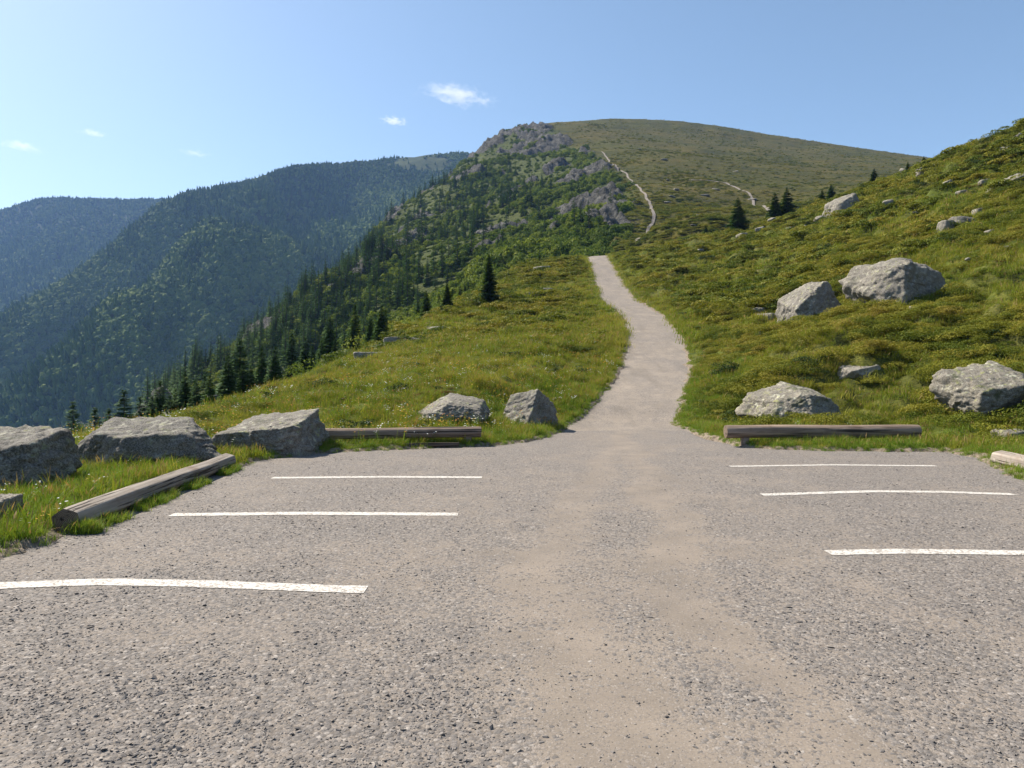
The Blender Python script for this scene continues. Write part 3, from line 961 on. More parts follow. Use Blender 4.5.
# heath cushions
x, y = sample(34000, -10, 52, 9, 48)
z, dl, dp, off = near_parts(x, y)
shr = fbm(x * .16, y * .16, 21.0, 3)
right = (x > np.interp(y, [p[1] for p in PATH], [p[0] for p in PATH]))
pr = np.where(right, sstep(-.25, .15, shr) * .9 + .1, sstep(.1, .5, shr) * .35 + sstep(30, 45, y) * .35)
k = (off > np.where(right, .8, 1.2)) & in_view(x, y) & (RNG.random(len(x)) < pr * .62) & not_drop(x, y)
x, y = x[k], y[k]
s = np.minimum(RNG.uniform(.35, 1.0, len(x)) ** 1.2 * 1.05 * np.where(right[k], 1, .7), .35 + .4 * np.maximum(off[k] - .7, 0))
scatter('shrubbery', lib_shrub, 6, np.stack([x, y, near_h(x, y) - .06 * s], 1), rand_rot(len(x), .12), uni_scale(s, .85), 'low green and rusty heath cushions on the slope')
x, y = sample(64000, -12, 125, 40, 150)
z, dl, dp, off = near_parts(x, y)
k = (off > .9) & in_view(x, y, -.25, .9) & (RNG.random(len(x)) < (.35 + .6 * sstep(-.2, .2, fbm(x * .11, y * .11, 21.0, 3))) * .55) & not_drop(x, y, 4)
x, y = x[k], y[k]
s = np.minimum(RNG.uniform(.35, 1.0, len(x)) ** 1.3 * 1.7, .4 + .5 * np.maximum(off[k] - .7, 0))
scatter('shrubbery', lib_shrub_far, 5, np.stack([x, y, near_h(x, y) - .1 * s], 1), rand_rot(len(x), .12), uni_scale(s, .75), 'low heath cushions on the upper hillside')


# loose chips on the car park
def chip_mesh(seed):
    r = np.random.default_rng(seed)
    p = r.normal(size=(9, 3))
    p /= np.linalg.norm(p, axis=1)[:, None]
    p *= np.array([1, .75, .5]) * r.uniform(.8, 1.1, (9, 1))
    import bmesh
    bm = bmesh.new()
    for q in p:
        bm.verts.new(q)
    bmesh.ops.convex_hull(bm, input=bm.verts[:])
    bmesh.ops.triangulate(bm, faces=bm.faces[:])
    me = bpy.data.meshes.new('chip')
    bm.to_mesh(me)
    bm.free()
    me.materials.append(PEBBLE)
    return me


lib_chip = library('stone_chip', [chip_mesh(100 + s) for s in range(8)])
n = 260000
d = 2.2 * np.exp(RNG.random(n) * math.log(14 / 2.2))
x, y = d * RNG.uniform(-.85, .85, n), d
cm = coarse_mask(x, y) + .42 * fbm(x * 1.6, y * 1.6, 31.0, 4)
k = (RNG.random(n) < sstep(.2, 1.0, cm) * .30 + .03) & (poly_sd(x, y, LOT) < -.02)
for pxs, lab, w in LINES:
    c = np.array([flat(*q) for q in pxs])
    k &= ~((np.abs(y - np.interp(x, c[:, 0], c[:, 1])) < w / 2) & (x > c[0, 0]) & (x < c[-1, 0]) & (RNG.random(n) < .93))
x, y = x[k], y[k]
s = np.clip(RNG.lognormal(math.log(.0078), .38, len(x)) * (1 + .5 * sstep(.75, 1.25, cm[k])), .003, .024)
scatter('gravel', lib_chip, 8, np.stack([x, y, s * .12], 1), rand_rot(len(x), .3), uni_scale(s, .6), 'loose grey stone chips on the car park')


# ------------------------------------------------------------------ boulders
def ico(sub):
    import bmesh
    bm = bmesh.new()
    bmesh.ops.create_icosphere(bm, subdivisions=sub, radius=1)
    V = np.array([q.co for q in bm.verts])
    Fc = np.array([[q.index for q in f.verts] for f in bm.faces])
    bm.free()
    return V, Fc


_ICO = {k: ico(k) for k in (2, 3, 4, 5, 6)}


def rock_mesh(seed, dims, planes=(), sub=5, nrand=9, rough=.05, mats=(GRANITE,), soft=34):
    """half-spaces cut from a block, worn and roughened; dims in metres, base plane of the block at z=0"""
    r = np.random.default_rng(seed)
    U, Fc = _ICO[sub]
    N = [((0, 0, 1), 1.0), ((0, 0, -1), 1.0), ((1, 0, 0), 1.0), ((-1, 0, 0), 1.0), ((0, 1, 0), 1.0), ((0, -1, 0), 1.0)] if not planes else list(planes) + [((0, 0, -1), 1.0), ((0, 1, 0), 1.0)]
    for _ in range(nrand):
        q = r.normal(size=3)
        N.append((tuple(q), r.uniform(1.0, 1.22)))
    acc = np.zeros(len(U))
    for nv, dd in N:
        nv = np.array(nv, float)
        nv /= np.linalg.norm(nv)
        c = np.maximum(U @ nv, 0) / dd
        acc += c ** soft
    rad = acc ** (-1.0 / soft)
    P = U * rad[:, None]
    o = r.uniform(0, 50, 3)
    size = np.array(dims) / 2
    W = P * size
    k = 1.0 / np.mean(size)
    n = fbm(W[:, 0] * k * 1.4 + o[0], W[:, 1] * k * 1.4 + o[1], W[:, 2] * k * 1.4 + o[2], 3) * .06
    n = n + fbm(W[:, 0] * k * 4.5 + o[1], W[:, 1] * k * 4.5 + o[2], W[:, 2] * k * 4.5 + o[0], 4) * rough
    st = fbm(W[:, 0] * k * 2.1 + o[2], W[:, 1] * k * 2.1 + o[0], W[:, 2] * k * 2.8 + o[1], 3) * 3.2
    n = n + (np.floor(st) + sstep(.35, .65, st - np.floor(st))) * rough * .3
    cr = np.abs(perlin(W[:, 0] * k * 1.1 + o[2], W[:, 1] * k * 1.1, W[:, 2] * k * 1.8 + o[1]))
    n = n - .05 * sstep(.03, .0, cr)
    W = W * (1 + n)[:, None]
    lo, hi_ = W.min(0), W.max(0)
    W = (W - lo) / (hi_ - lo) * np.array(dims) - np.array([dims[0] / 2, dims[1] / 2, 0])
    return mesh_from('boulder', W, Fc, True, mats)


def boulder(px, py, wpx, hpx, label, seed, planes=(), depth=None, yaw=0.0, sub=5, mats=(GRANITE,), aspect=.8, sink=.18, name='boulder', cat='boulder', group=None,
            tilt=0.0, nrand=9, hf=None, rough=.05):
    if depth is None:
        x, y, z = hit(px, py, hf)
    else:
        x, y = (px - CX) / F * depth, depth
        z = float(ground_h(x, y))
    y2 = y + wpx * y / F * aspect * .35
    w, h = wpx * y2 / F, hpx * y2 / F
    dep = w * aspect
    x2 = x * y2 / y
    zz = min(z, EYE + (HOR - py) / F * y2) if depth is None else z
    me = rock_mesh(seed, (w, dep, h * (1 + sink)), planes, sub, nrand, rough, mats)
    return put(name, me, loc=(x2, y2, EYE + (HOR - py) / F * y - h * sink), rot=(0, tilt, yaw), label=label, category=cat, group=group)


TOPFLAT = ((-.05, -.15, 1), .8)
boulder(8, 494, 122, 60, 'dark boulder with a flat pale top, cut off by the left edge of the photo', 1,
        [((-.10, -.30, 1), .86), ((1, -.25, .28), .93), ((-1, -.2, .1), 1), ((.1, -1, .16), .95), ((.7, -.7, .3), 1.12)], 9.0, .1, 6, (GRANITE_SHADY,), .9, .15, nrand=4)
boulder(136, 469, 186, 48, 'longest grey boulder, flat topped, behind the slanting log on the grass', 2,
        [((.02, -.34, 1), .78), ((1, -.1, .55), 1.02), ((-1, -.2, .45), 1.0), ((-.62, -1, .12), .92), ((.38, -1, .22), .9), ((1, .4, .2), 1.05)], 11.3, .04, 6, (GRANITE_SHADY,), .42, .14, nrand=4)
boulder(271, 455, 106, 42, 'pale slab boulder with a sloping top at the left end of the plank barrier', 3,
        [((-.20, -.34, 1), .74), ((1, -.15, .18), .97), ((-1, .1, .3), 1.05), ((.1, -1, .02), .95), ((.8, -.6, .1), 1.12)], 13.4, .06, 6, (GRANITE,), .75, .12, nrand=4)
boulder(0, 530, 34, 32, 'small squared stone at the lower left edge of the photo beside the grass', 4,
        [((0, -.1, 1), .9), ((1, -.2, .1), .95), ((-1, 0, 0), 1), ((0, -1, .05), 1)], 7.0, .0, 5, (GRANITE,), .9, .2, nrand=2)
boulder(451, 425, 78, 30, 'rounded whitish boulder just behind the right end of the plank barrier', 5,
        [((.30, -.35, 1), .80), ((-.8, -.3, .75), .80), ((1, -.2, .35), 1.0), ((.05, -1, .25), 1.0), ((-1, -.4, .1), 1.0)], 17.6, .0, 6, (GRANITE,), .8, .2, nrand=5)
boulder(528, 423, 62, 33, 'pointed boulder with one lit and one dark face beside the path', 6,
        [((-.75, -.75, .62), .78), ((.85, -.72, .22), .80), ((-.2, .2, 1), .98), ((.75, .2, .75), .86), ((-1, .2, .2), 1.0), ((1, .2, .05), .95)], 19.0, .0, 6, (GRANITE,), .9, .2, nrand=2)
boulder(794, 419, 97, 36, 'pale boulder mottled with dark moss behind the round log barrier', 7,
        [((-.55, -.35, 1), .78), ((.45, -.35, 1), .78), ((-1, -.3, .3), 1.0), ((.6, -.9, .3), .85), ((-.4, -1, .4), .9), ((1, 0, .3), 1)], 18.6, .0, 6, (GRANITE_MOSSY,), .8, .22, nrand=5)
boulder(992, 415, 92, 54, 'big tilted slab boulder with yellow lichen and a dark undercut', 8,
        [((-.28, -.55, 1), .70), ((-1, -.35, .15), .96), ((-.15, -1, -.05), .80), ((.55, -.9, -.75), .62), ((1, -.1, .1), .97), ((.7, -.3, .8), 1.05)], 17.6, .0, 6, (GRANITE_MOSSY,), .7, .12, nrand=2)
boulder(1012, 445, 30, 15, 'low lichened stone in the grass at the right edge, behind the log end', 9, (), 15.0, .1, 5, (GRANITE_MOSSY,), .8, .4)
boulder(862, 375, 44, 13, 'thin pale rock ledge showing through the grass above the round log', 10, [((-.35, -.25, 1), .7), ((-1, 0, .2), 1), ((1, 0, .3), 1), ((0, -1, .2), 1)], None, .2, 5, (GRANITE_SMALL,), .6, .5, nrand=3)
boulder(819, 318, 70, 39, 'wedge-shaped grey boulder leaning to the left of the biggest hillside rock', 11,
        [((-.72, -.25, .85), .62), ((.9, -.3, .35), .88), ((.1, -1, .35), .85), ((-1, 0, 0), 1.1), ((.3, .1, 1), .95)], None, .0, 6, (GRANITE,), .8, .15, nrand=3)
boulder(906, 303, 102, 51, 'biggest hillside rock, blocky and cracked, above the wedge-shaped boulder', 12,
        [((-.25, -.3, 1), .88), ((-1, -.35, .42), .88), ((.35, -1, .1), .62), ((-.75, -1, .2), .85), ((1, -.2, .45), .95), ((.45, -.6, .9), .80)], None, .0, 6, (GRANITE,), .8, .15, nrand=4)
boulder(758, 317, 18, 10, 'small grey stone on the grass left of the wedge-shaped boulder', 13, (), None, .3, 4, (GRANITE_SMALL,), .9, .3, 'stone', 'stone')
boulder(769, 321, 22, 8, 'flat pale stone touching the foot of the wedge-shaped boulder', 14, (), None, .7, 4, (GRANITE_SMALL,), .9, .3, 'stone', 'stone')
boulder(847, 214, 40, 24, 'slanting grey boulder high on the slope near the spruce pair', 15,
        [((-.62, -.3, 1), .72), ((1, -.1, .35), .95), ((-1, 0, .1), 1), ((.1, -1, .4), .85)], None, .0, 5, (GRANITE,), .8, .25, nrand=4)
boulder(1014, 187, 42, 20, 'rounded grey boulder cut by the right edge, high on the slope', 16,
        [((-.55, -.3, 1), .8), ((-1, -.2, .3), 1), ((.3, -1, .3), .9), ((1, 0, .2), 1)], None, .0, 5, (GRANITE,), .8, .3, nrand=5)
boulder(946, 231, 16, 11, 'small round pale boulder of a touching pair on the slope', 17, (), None, .3, 4, (GRANITE_SMALL,), .9, .3)
boulder(962, 229, 24, 14, 'dark angular boulder of a touching pair on the slope', 18, (), None, .1, 4, (GRANITE_SHADY,), .9, .3)
boulder(1007, 221, 24, 14, 'pale wedge stone on the slope below the rounded boulder at the right edge', 19, [((-.6, -.3, 1), .7), ((1, 0, .2), 1), ((0, -1, .4), .9), ((-1, 0, 0), 1)], None, .0, 4, (GRANITE_SMALL,), .8, .3)
boulder(924, 175, 15, 8, 'grey stone near the skyline of the right slope, beside the dark bushes', 20, (), None, .0, 4, (GRANITE_SMALL,), .8, .3)
boulder(979, 154, 15, 8, 'slanting pale slab near the skyline of the right slope', 21, [((-.6, -.3, 1), .6), ((1, 0, .2), 1), ((0, -1, .4), .9), ((-1, 0, 0), 1)], None, .0, 4, (GRANITE_SMALL,), .8, .3)
boulder(1008, 152, 12, 7, 'pale stone at the right edge of the slope, above the rounded boulder', 22, (), None, .0, 4, (GRANITE_SMALL,), .8, .3)
boulder(1021, 139, 12, 6, 'highest pale stone at the right edge of the photo', 23, (), None, .0, 4, (GRANITE_SMALL,), .8, .3)
boulder(981, 214, 14, 7, 'flat pale stone left of the wedge stone on the slope', 24, (), None, .0, 4, (GRANITE_SMALL,), .8, .3)
# ledges along the left drop
for i, (px, py, w, h, lab) in enumerate([(372, 358, 34, 9, 'lowest pale rock ledge where the grass meets the spruces'), (405, 343, 40, 9, 'long pale rock ledge at the rim of the grass slope'),
                                         (436, 331, 22, 7, 'upper pale rock ledge at the rim of the grass slope'), (537, 297, 18, 7, 'pale flat rock in the grass left of the path top'),
                                         (549, 291, 12, 5, 'small pale rock beside the flat rock left of the path top'), (541, 270, 18, 6, 'pale rock near the crest left of the path top')]):
    boulder(px, py, w, h * .7, lab, 30 + i, (), None, .0, 5, (GRANITE_SMALL,), .8, .6, 'rock_ledge', 'rock')
# many little stones on the slopes
stones = [rock_mesh(200 + s, (1, .8, .55), (), 3, 9, .06, (GRANITE_SMALL,)) for s in range(6)]
spots = [(905, 170), (938, 168), (948, 186), (888, 206), (915, 215), (930, 226), (868, 228), (905, 236), (962, 196), (985, 186), (772, 222), (760, 232), (790, 230), (742, 238),
         (806, 228), (735, 245), (820, 222), (716, 252), (968, 262), (940, 280), (915, 312), (990, 236), (700, 252), (1008, 250), (860, 248)]
for i, (px, py) in enumerate(spots):
    x, y, z = hit(px, py)
    s = RNG.uniform(5, 12) * y / F
    put('stone', stones[i % 6], loc=(x, y, z + .02 * s), rot=(RNG.normal(0, .2), RNG.normal(0, .2), RNG.uniform(0, 6)), scale=(s, s, s * RNG.uniform(.6, 1)), label='small pale stone poking through the heath of the right slope',
        category='stone', group='small stones on the right slope')
spots = [(668, 181), (672, 197), (668, 203), (705, 196), (690, 205), (676, 190), (735, 172), (700, 216), (716, 190), (694, 226), (752, 200), (778, 208), (790, 205), (640, 150), (664, 160)]
for i, (px, py) in enumerate(spots):
    x, y, z = hit(px, py, mid_h, 125, 800)
    s = RNG.uniform(4, 11) * y / F
    put('stone', stones[i % 6], loc=(x, y, z - .05 * s), rot=(RNG.normal(0, .2), RNG.normal(0, .2), RNG.uniform(0, 6)), scale=(s, s * .7, s * .35), label='pale stone lying on the brown heath of the far dome',
        category='stone', group='pale stones on the far dome')


# ------------------------------------------------------------------ timber barriers
def beam_mesh(L, ry, rz, mats, seed, facets=0, nseg=70, nr=36):
    r = np.random.default_rng(seed)
    V, Fc, MI = [], [], []
    ts = np.linspace(-L / 2, L / 2, nseg)
    a = np.linspace(0, 2 * math.pi, nr, endpoint=False)
    if facets:
        ph = np.pi / facets
        rad = np.cos(ph) / np.cos((a + .2 + ph) % (2 * ph) - ph)
        rad = rad ** .85 * 1.06
    else:
        rad = np.ones(nr)
    for t in ts:
        w = 1 + .03 * perlin(t * .9, 3.0, seed) + .04 * fbm(np.cos(a) * 1.5 + t * .5, np.sin(a) * 1.5, seed * 1.3, 3)
        oy, oz = .02 * perlin(t * .5, 1.1, seed), .02 * perlin(t * .5, 5.1, seed)
        e = 1 - .03 * max(0, 1 - (L / 2 - abs(t)) / .03)
        for k in range(nr):
            q = rad[k] * w[k] * e
            V.append((t, ry * q * math.cos(a[k]) + oy, rz * q * math.sin(a[k]) + oz))
    for i in range(nseg - 1):
        for k in range(nr):
            b = (k + 1) % nr
            Fc.append((i * nr + k, i * nr + b, (i + 1) * nr + b, (i + 1) * nr + k))
    for end, off in ((0, 0), (1, (nseg - 1) * nr)):
        c = len(V) + nr
        ring = [tuple(V[off + k]) for k in range(nr)]
        off = len(V)
        V.extend(ring)
        V.append((ts[-1 if end else 0] + (.004 if end else -.004), 0, 0))
        for k in range(0, nr):
            b = (k + 1) % nr
            q = (off + k, off + b, c, c)
            Fc.append((off + k, off + b, c, c) if end else (off + b, off + k, c, c))
    me = bpy.data.meshes.new('log')
    me.from_pydata(V, [], [tuple(dict.fromkeys(f)) for f in Fc])
    for p in me.polygons:
        p.use_smooth = len(p.vertices) == 4
        p.material_index = 0 if p.use_smooth else 1
    for m in mats:
        me.materials.append(m)
    return me


def post_mesh(w, d, h, mats, seed):
    import bmesh
    bm = bmesh.new()
    bmesh.ops.create_cube(bm, size=1)
    bmesh.ops.scale(bm, vec=(w, d, h), verts=bm.verts[:])
    bmesh.ops.translate(bm, vec=(0, 0, h / 2), verts=bm.verts[:])
    bmesh.ops.bevel(bm, geom=bm.edges[:], offset=min(w, d) * .14, segments=2, affect='EDGES')
    me = bpy.data.meshes.new('support')
    bm.to_mesh(me)
    bm.free()
    for m in mats:
        me.materials.append(m)
    return me


def m_timber_end():
    m, t = mat('timber_end')
    p = t.obj()
    q = t.scale(p, (0, 1, 1))
    ln = t.n('ShaderNodeVectorMath', {0: q}, operation='LENGTH').outputs['Value']
    n = t.noise(p, 9, 3)
    ring = t.math('SINE', t.math('ADD', t.math('MULTIPLY', ln, 420.0), t.math('MULTIPLY', n, 9.0)))
    c = t.mix(t.maprange(ring, -1, 1), (.10, .072, .052), (.22, .17, .13))
    c = t.mix(t.maprange(t.noise(p, 14, 4), .55, .68), c, (.03, .024, .02))
    t.out(t.bsdf(c, .9, t.bump(ring, .3, .006), .1))
    return m


TIMBER_END = m_timber_end()


def barrier(name, ends, zc, ry, rz, label, wood, seed, facets=0, supports=(), rail=None):
    (x0, y0), (x1, y1) = ends
    L = math.hypot(x1 - x0, y1 - y0)
    cx, cy, a = (x0 + x1) / 2, (y0 + y1) / 2, math.atan2(y1 - y0, x1 - x0)
    root = put(name, None, loc=(cx, cy, 0), rot=(0, 0, a), label=label, category='log barrier')
    put('beam', beam_mesh(L, ry, rz, [wood, TIMBER_END], seed, facets), root, (0, 0, zc))
    for u in supports:
        put('support', post_mesh(.16, .15, zc - rz * .75 + .15, [wood], seed), root, (u * L / 2, 0, -.15))
    if rail:
        put('ground_rail', beam_mesh(L * rail, .07, .05, [WOOD_DARK, TIMBER_END], seed + 5, 4), root, (0, -.32, .07))
    return root


a0, a1 = flat(66, 533), flat(228, 468)
barrier('log_barrier', (a0, a1), .125, .14, .12, 'weathered grey log barrier slanting along the left edge of the gravel', WOOD_GREY, 11, 6, (-.8, .8))
barrier('log_barrier', ((-4.02, 14.85), (-.68, 15.35)), .30, .11, .115, 'brown log barrier raised on supports left of the path, with a thin rail below', WOOD_BROWN, 12, 8, (-.85, .83), .7)
barrier('log_barrier', ((4.62, 15.15), (8.85, 15.25)), .325, .14, .14, 'round brown log barrier raised over the grass right of the path', WOOD_BROWN, 13, 0, (-.8, .85))
barrier('log_barrier', ((8.35, 12.0), (7.7, 8.2)), .13, .14, .13, 'pale grey log barrier cut off by the right edge of the photo', WOOD_GREY, 14, 6, (-.7, .7))


# ------------------------------------------------------------------ trees
def trunk_mesh(h, r0, seed):
    V, Fc = [], []
    ns, nr = 10, 8
    for i in range(ns + 1):
        q = i / ns
        rad = r0 * (1 - q) ** .9 * (1.35 if i == 0 else 1) + .008
        for k in range(nr):
            a = 2 * math.pi * k / nr
            V.append((rad * math.cos(a) + .02 * h * .02 * math.sin(q * 5 + seed), rad * math.sin(a), q * h - .4 * (i == 0)))
    for i in range(ns):
        for k in range(nr):
            b = (k + 1) % nr
            Fc.append((i * nr + k, i * nr + b, (i + 1) * nr + b, (i + 1) * nr + k))
    return V, Fc


def spruce_crown(h, seed, whorls, per, sprays, base=.07, width=.19):
    r = np.random.default_rng(seed)
    V, Fc = [], []

    def quad(p, d, s, L, w):
        n0 = len(V)
        V.extend([p - s * w * .25, p + d * L * .5 - s * w, p + d * L, p + d * L * .5 + s * w])
        Fc.append((n0, n0 + 1, n0 + 2, n0 + 3))
    for i in range(whorls):
        q = base + (1 - base) * (i + r.uniform(-.3, .3)) / whorls
        q = min(max(q, base), .985)
        z = q * h
        L0 = width * h * (1 - q) ** .82 * (.55 + .45 * sstep(0, .25, q - base + .12)) + .022 * h
        for b in range(per):
            q = min(max(base + (1 - base) * (i + r.uniform(-1.3, 1.3)) / whorls, base), .985)
            z = q * h
            L0 = width * h * (1 - q) ** .92 * (.55 + .45 * sstep(0, .25, q - base + .12)) + .010 * h
            a = 2 * math.pi * (b + r.uniform(-.35, .35)) / per + i * 1.3
            L = L0 * r.uniform(.62, 1.15)
            droop = r.uniform(.15, .45) * (1 - q) + (-.6 * max(0, q - .8) / .2)
            d = np.array([math.cos(a), math.sin(a), -droop])
            d /= np.linalg.norm(d)
            s = np.array([-math.sin(a), math.cos(a), 0])
            o = np.array([0, 0, z])
            for k in range(sprays):
                u = (k + .6) / sprays
                p = o + d * L * u * .85 + np.array([0, 0, .12 * L * u * u])
                ll = (L * (.50 - .22 * u) + .006 * h) * r.uniform(.8, 1.25)
                for sg in (-1, 1):
                    dd = d * .75 + s * sg * .75 + np.array([0, 0, r.uniform(-.35, .05)])
                    dd /= np.linalg.norm(dd)
                    sd_ = np.cross(dd, [0, 0, 1]) + np.array([0, 0, r.uniform(-.3, .3)])
                    quad(p, dd, sd_ / np.linalg.norm(sd_), ll, ll * .24)
            quad(o + d * L * .45, d, s + np.array([0, 0, r.uniform(-.3, .3)]), L * .6, L * .12)
    quad(np.array([0, 0, h * .93]), np.array([0, 0, 1.]), np.array([1., 0, 0]), h * .055, h * .008)
    quad(np.array([0, 0, h * .93]), np.array([0, 0, 1.]), np.array([0., 1., 0]), h * .055, h * .008)
    return V, Fc


def spruce_parts(h, seed, whorls=34, per=9, sprays=6, base=.06, width=.19):
    tv, tf = trunk_mesh(h * .97, h * .016, seed)
    cv, cf = spruce_crown(h, seed, whorls, per, sprays, base, width)
    return mesh_from('trunk', tv, tf, True, [BARK]), mesh_from('crown', np.array(cv), cf, False, [SPRUCE])


H0 = 10.0
hi = [spruce_parts(H0, 300 + s, 58, 9, 5, .05, w) for s, w in enumerate((.20, .24, .22))]


def ground_at_tip(px, py, hgt, d0, d1):
    """first place along the sight line through a tree tip where the land lies hgt below it"""
    d = np.linspace(d0, d1, 900)
    x, y, z = pt(px, py, d)
    g = np.maximum(near_h(x, y), mid_h(x, y))
    dz = z - g
    k = np.argmax(dz >= hgt)
    if dz[k] < hgt:
        k = int(np.argmax(dz))
    return float(x[k]), float(y[k]), float(g[k]), float(dz[k])


def spruce(px, py, hgt, d0, d1, label, kind, group=None, base=None):
    x, y, g, h = ground_at_tip(px, py, hgt * (.55 if px < 440 else 1), d0, d1) if base is None else hit(px, base, near_h, 20, 140) + (0,)
    if base is not None:
        h = (base - py) * y / F
    de, _, sd_ = seg_dist(np.array(x), np.array(y), EDGE)
    if base is None and (sd_ < 0 or de < 1.0):
        return None
    s = h / H0
    root = put('spruce_tree', None, loc=(x, y, g), rot=(0, 0, RNG.uniform(0, 6)), scale=(s * RNG.uniform(1.15, 1.4), s * 1.25, s), label=label, category='tree', group=group)
    put('trunk', hi[kind][0], root)
    put('crown', hi[kind][1], root)
    return root


G1 = 'spruces along the drop-off'
loose = [spruce_parts(H0, 330 + q, 30, 8, 5, .03, .32) for q in range(3)]
near_spruces = [
    (73, 401, 9, 'lone dark spruce at the far left, rising behind the long flat boulder'),
    (124, 389, 10, 'second dark spruce from the left behind the long flat boulder'),
    (160, 380, 10, 'dark spruce above the right half of the long flat boulder'),
    (186, 382, 8, None), (205, 374, 10, None), (225, 364, 11, 'tall dark spruce left of the pale slab boulder, wider than its neighbours'), (247, 372, 8, None), (262, 352, 11, None),
    (278, 360, 9, None), (292, 333, 12, 'tallest spruce of the clump above the pale slab boulder'), (305, 350, 9, None), (322, 338, 11, 'dark spruce at the right end of the clump above the pale slab boulder'),
    (345, 334, 10, 'narrow dark spruce standing against the grass rim right of the big clump'), (371, 318, 9, 'spruce just left of the pale rock ledges'), (385, 310, 9, None),
    (400, 318, 7, None), (418, 303, 6, None), (447, 282, 5, 'pale green spruce between the rock ledges and the large dark spruce'),
    (489, 254, 5.4, 'large dark spruce with wide branches on the rim of the grass slope'), (240, 338, 12, None), (330, 318, 11, None), (355, 305, 11, None)]
near_spruces += [(95, 407, 9, None), (140, 396, 9, None), (150, 402, 8, None), (109, 408, 8, None), (176, 388, 9, None), (195, 380, 10, None), (170, 394, 8, None)]
for i, (px, py, hgt, lab) in enumerate(near_spruces):
    spruce(px, py, hgt, 24, 190, lab or 'dark green spruce in the dense belt along the drop-off', i % 3, G1, {489: 303, 447: 311}.get(px))
rng_b = np.random.default_rng(77)
for px in np.arange(150, 476, 8.0):
    rim = float(np.interp(px, [150, 205, 262, 330, 420, 480, 530], [414, 404, 394, 382, 336, 301, 266]))
    tall = np.interp(px, [150, 230, 400, 476], [24, 46, 44, 22])
    spruce(px + rng_b.uniform(-4, 4), rim - tall * rng_b.uniform(.3, 1.15), rng_b.uniform(6, 11) * np.interp(px, [150, 476], [1, .6]), 24, 150,
           'dark green spruce in the dense belt along the drop-off', int(rng_b.integers(0, 3)), G1)
G2 = 'spruces on the right slope'
for px, py, base, dep, lab in [(738, 199, 231, 113, 'broad dark spruce standing alone left of the spruce pair'), (775, 193, 217, 118, 'shorter spruce of the dark pair on the slope'),
                               (787, 188, 216, 119, 'taller spruce of the dark pair on the slope'), (831, 184, 201, 116, 'bushy spruce above the slanting grey boulder'),
                               (822, 189, 203, 117, 'small spruce touching the bushy one above the slanting grey boulder'), (874, 168, 184, 110, 'single pointed spruce on the slope against the far dome'),
                               (908, 161, 173, 108, 'low dark spruce near where the right slope meets the skyline'), (924, 155, 167, 104, 'little spruce breaking the skyline of the right slope'),
                               (706, 222, 231, 116, 'tiny spruce on the heath below the broad dark one')]:
    x, y, g = hit(px, base + 1.5, near_h, 40, 140)
    h = (base - py) * y / F
    s = h / H0
    root = put('spruce_tree', None, loc=(x, y, g - .1), rot=(0, 0, RNG.uniform(0, 6)), scale=(s * 1.5, s * 1.5, s * 1.12), label=lab, category='tree', group=G2)
    k = RNG.integers(0, 3)
    put('trunk', loose[k][0], root)
    put('crown', loose[k][1], root)


def lone_spruce_mesh(seed, whorls, per, sprays):
    tv, tf = trunk_mesh(H0 * .97, .16, seed)
    cv, cf = spruce_crown(H0, seed, whorls, per, sprays, .05, .19)
    n = len(tv)
    V = np.concatenate([np.array(tv), np.array(cv)])
    Fc = np.concatenate([np.array(tf), np.array(cf) + n])
    return mesh_from('spruce', V, Fc, False, [BARK, SPRUCE], [0] * len(tf) + [1] * len(cf))


mid_sp = [lone_spruce_mesh(400 + s, 20, 7, 3) for s in range(4)]
# spruces scattered over the rocky flank, individually
cnt = 0
cand = np.stack([RNG.uniform(205, 610, 2600), RNG.uniform(175, 372, 2600)], 1)
taken = []
for px, py in cand:
    if cnt >= 205:
        break
    # under the flank's outline, denser towards its foot
    left = np.interp(py, [127, 153, 214, 275, 330, 380], [507, 470, 400, 330, 262, 205])
    rim = np.interp(px, [205, 262, 330, 420, 480, 530, 590, 640], [405, 395, 383, 335, 300, 264, 255, 243])
    if px < left + 3 or py > rim + 6:
        continue
    u = (py - left * 0 - 150) / 230
    if RNG.random() > .12 + .9 * max(0, u) ** 1.5 + .25 * max(0, (470 - px) / 270):
        continue
    if any((px - a) ** 2 + ((py - b) * .7) ** 2 < 16 for a, b in taken):
        continue
    x, y, z = hit(px, py, ground_h, 60, 800, 700)
    if seg_dist(np.array(x), np.array(y), MEDGE)[2] < 0 or y < 75:
        continue
    taken.append((px, py))
    h = min(RNG.uniform(14, 32) * (1.15 if px < 420 else .8) * y / F, 12.5) * RNG.uniform(.8, 1.1)
    put('spruce_tree', mid_sp[cnt % 4], loc=(x, y, z - .3), rot=(0, 0, RNG.uniform(0, 6)), scale=(h / H0 * RNG.uniform(.9, 1.3), h / H0 * 1.1, h / H0),
        label='dark spruce among many scattered over the rocky flank of the summit ridge', category='tree', group='spruces on the rocky flank')
    cnt += 1

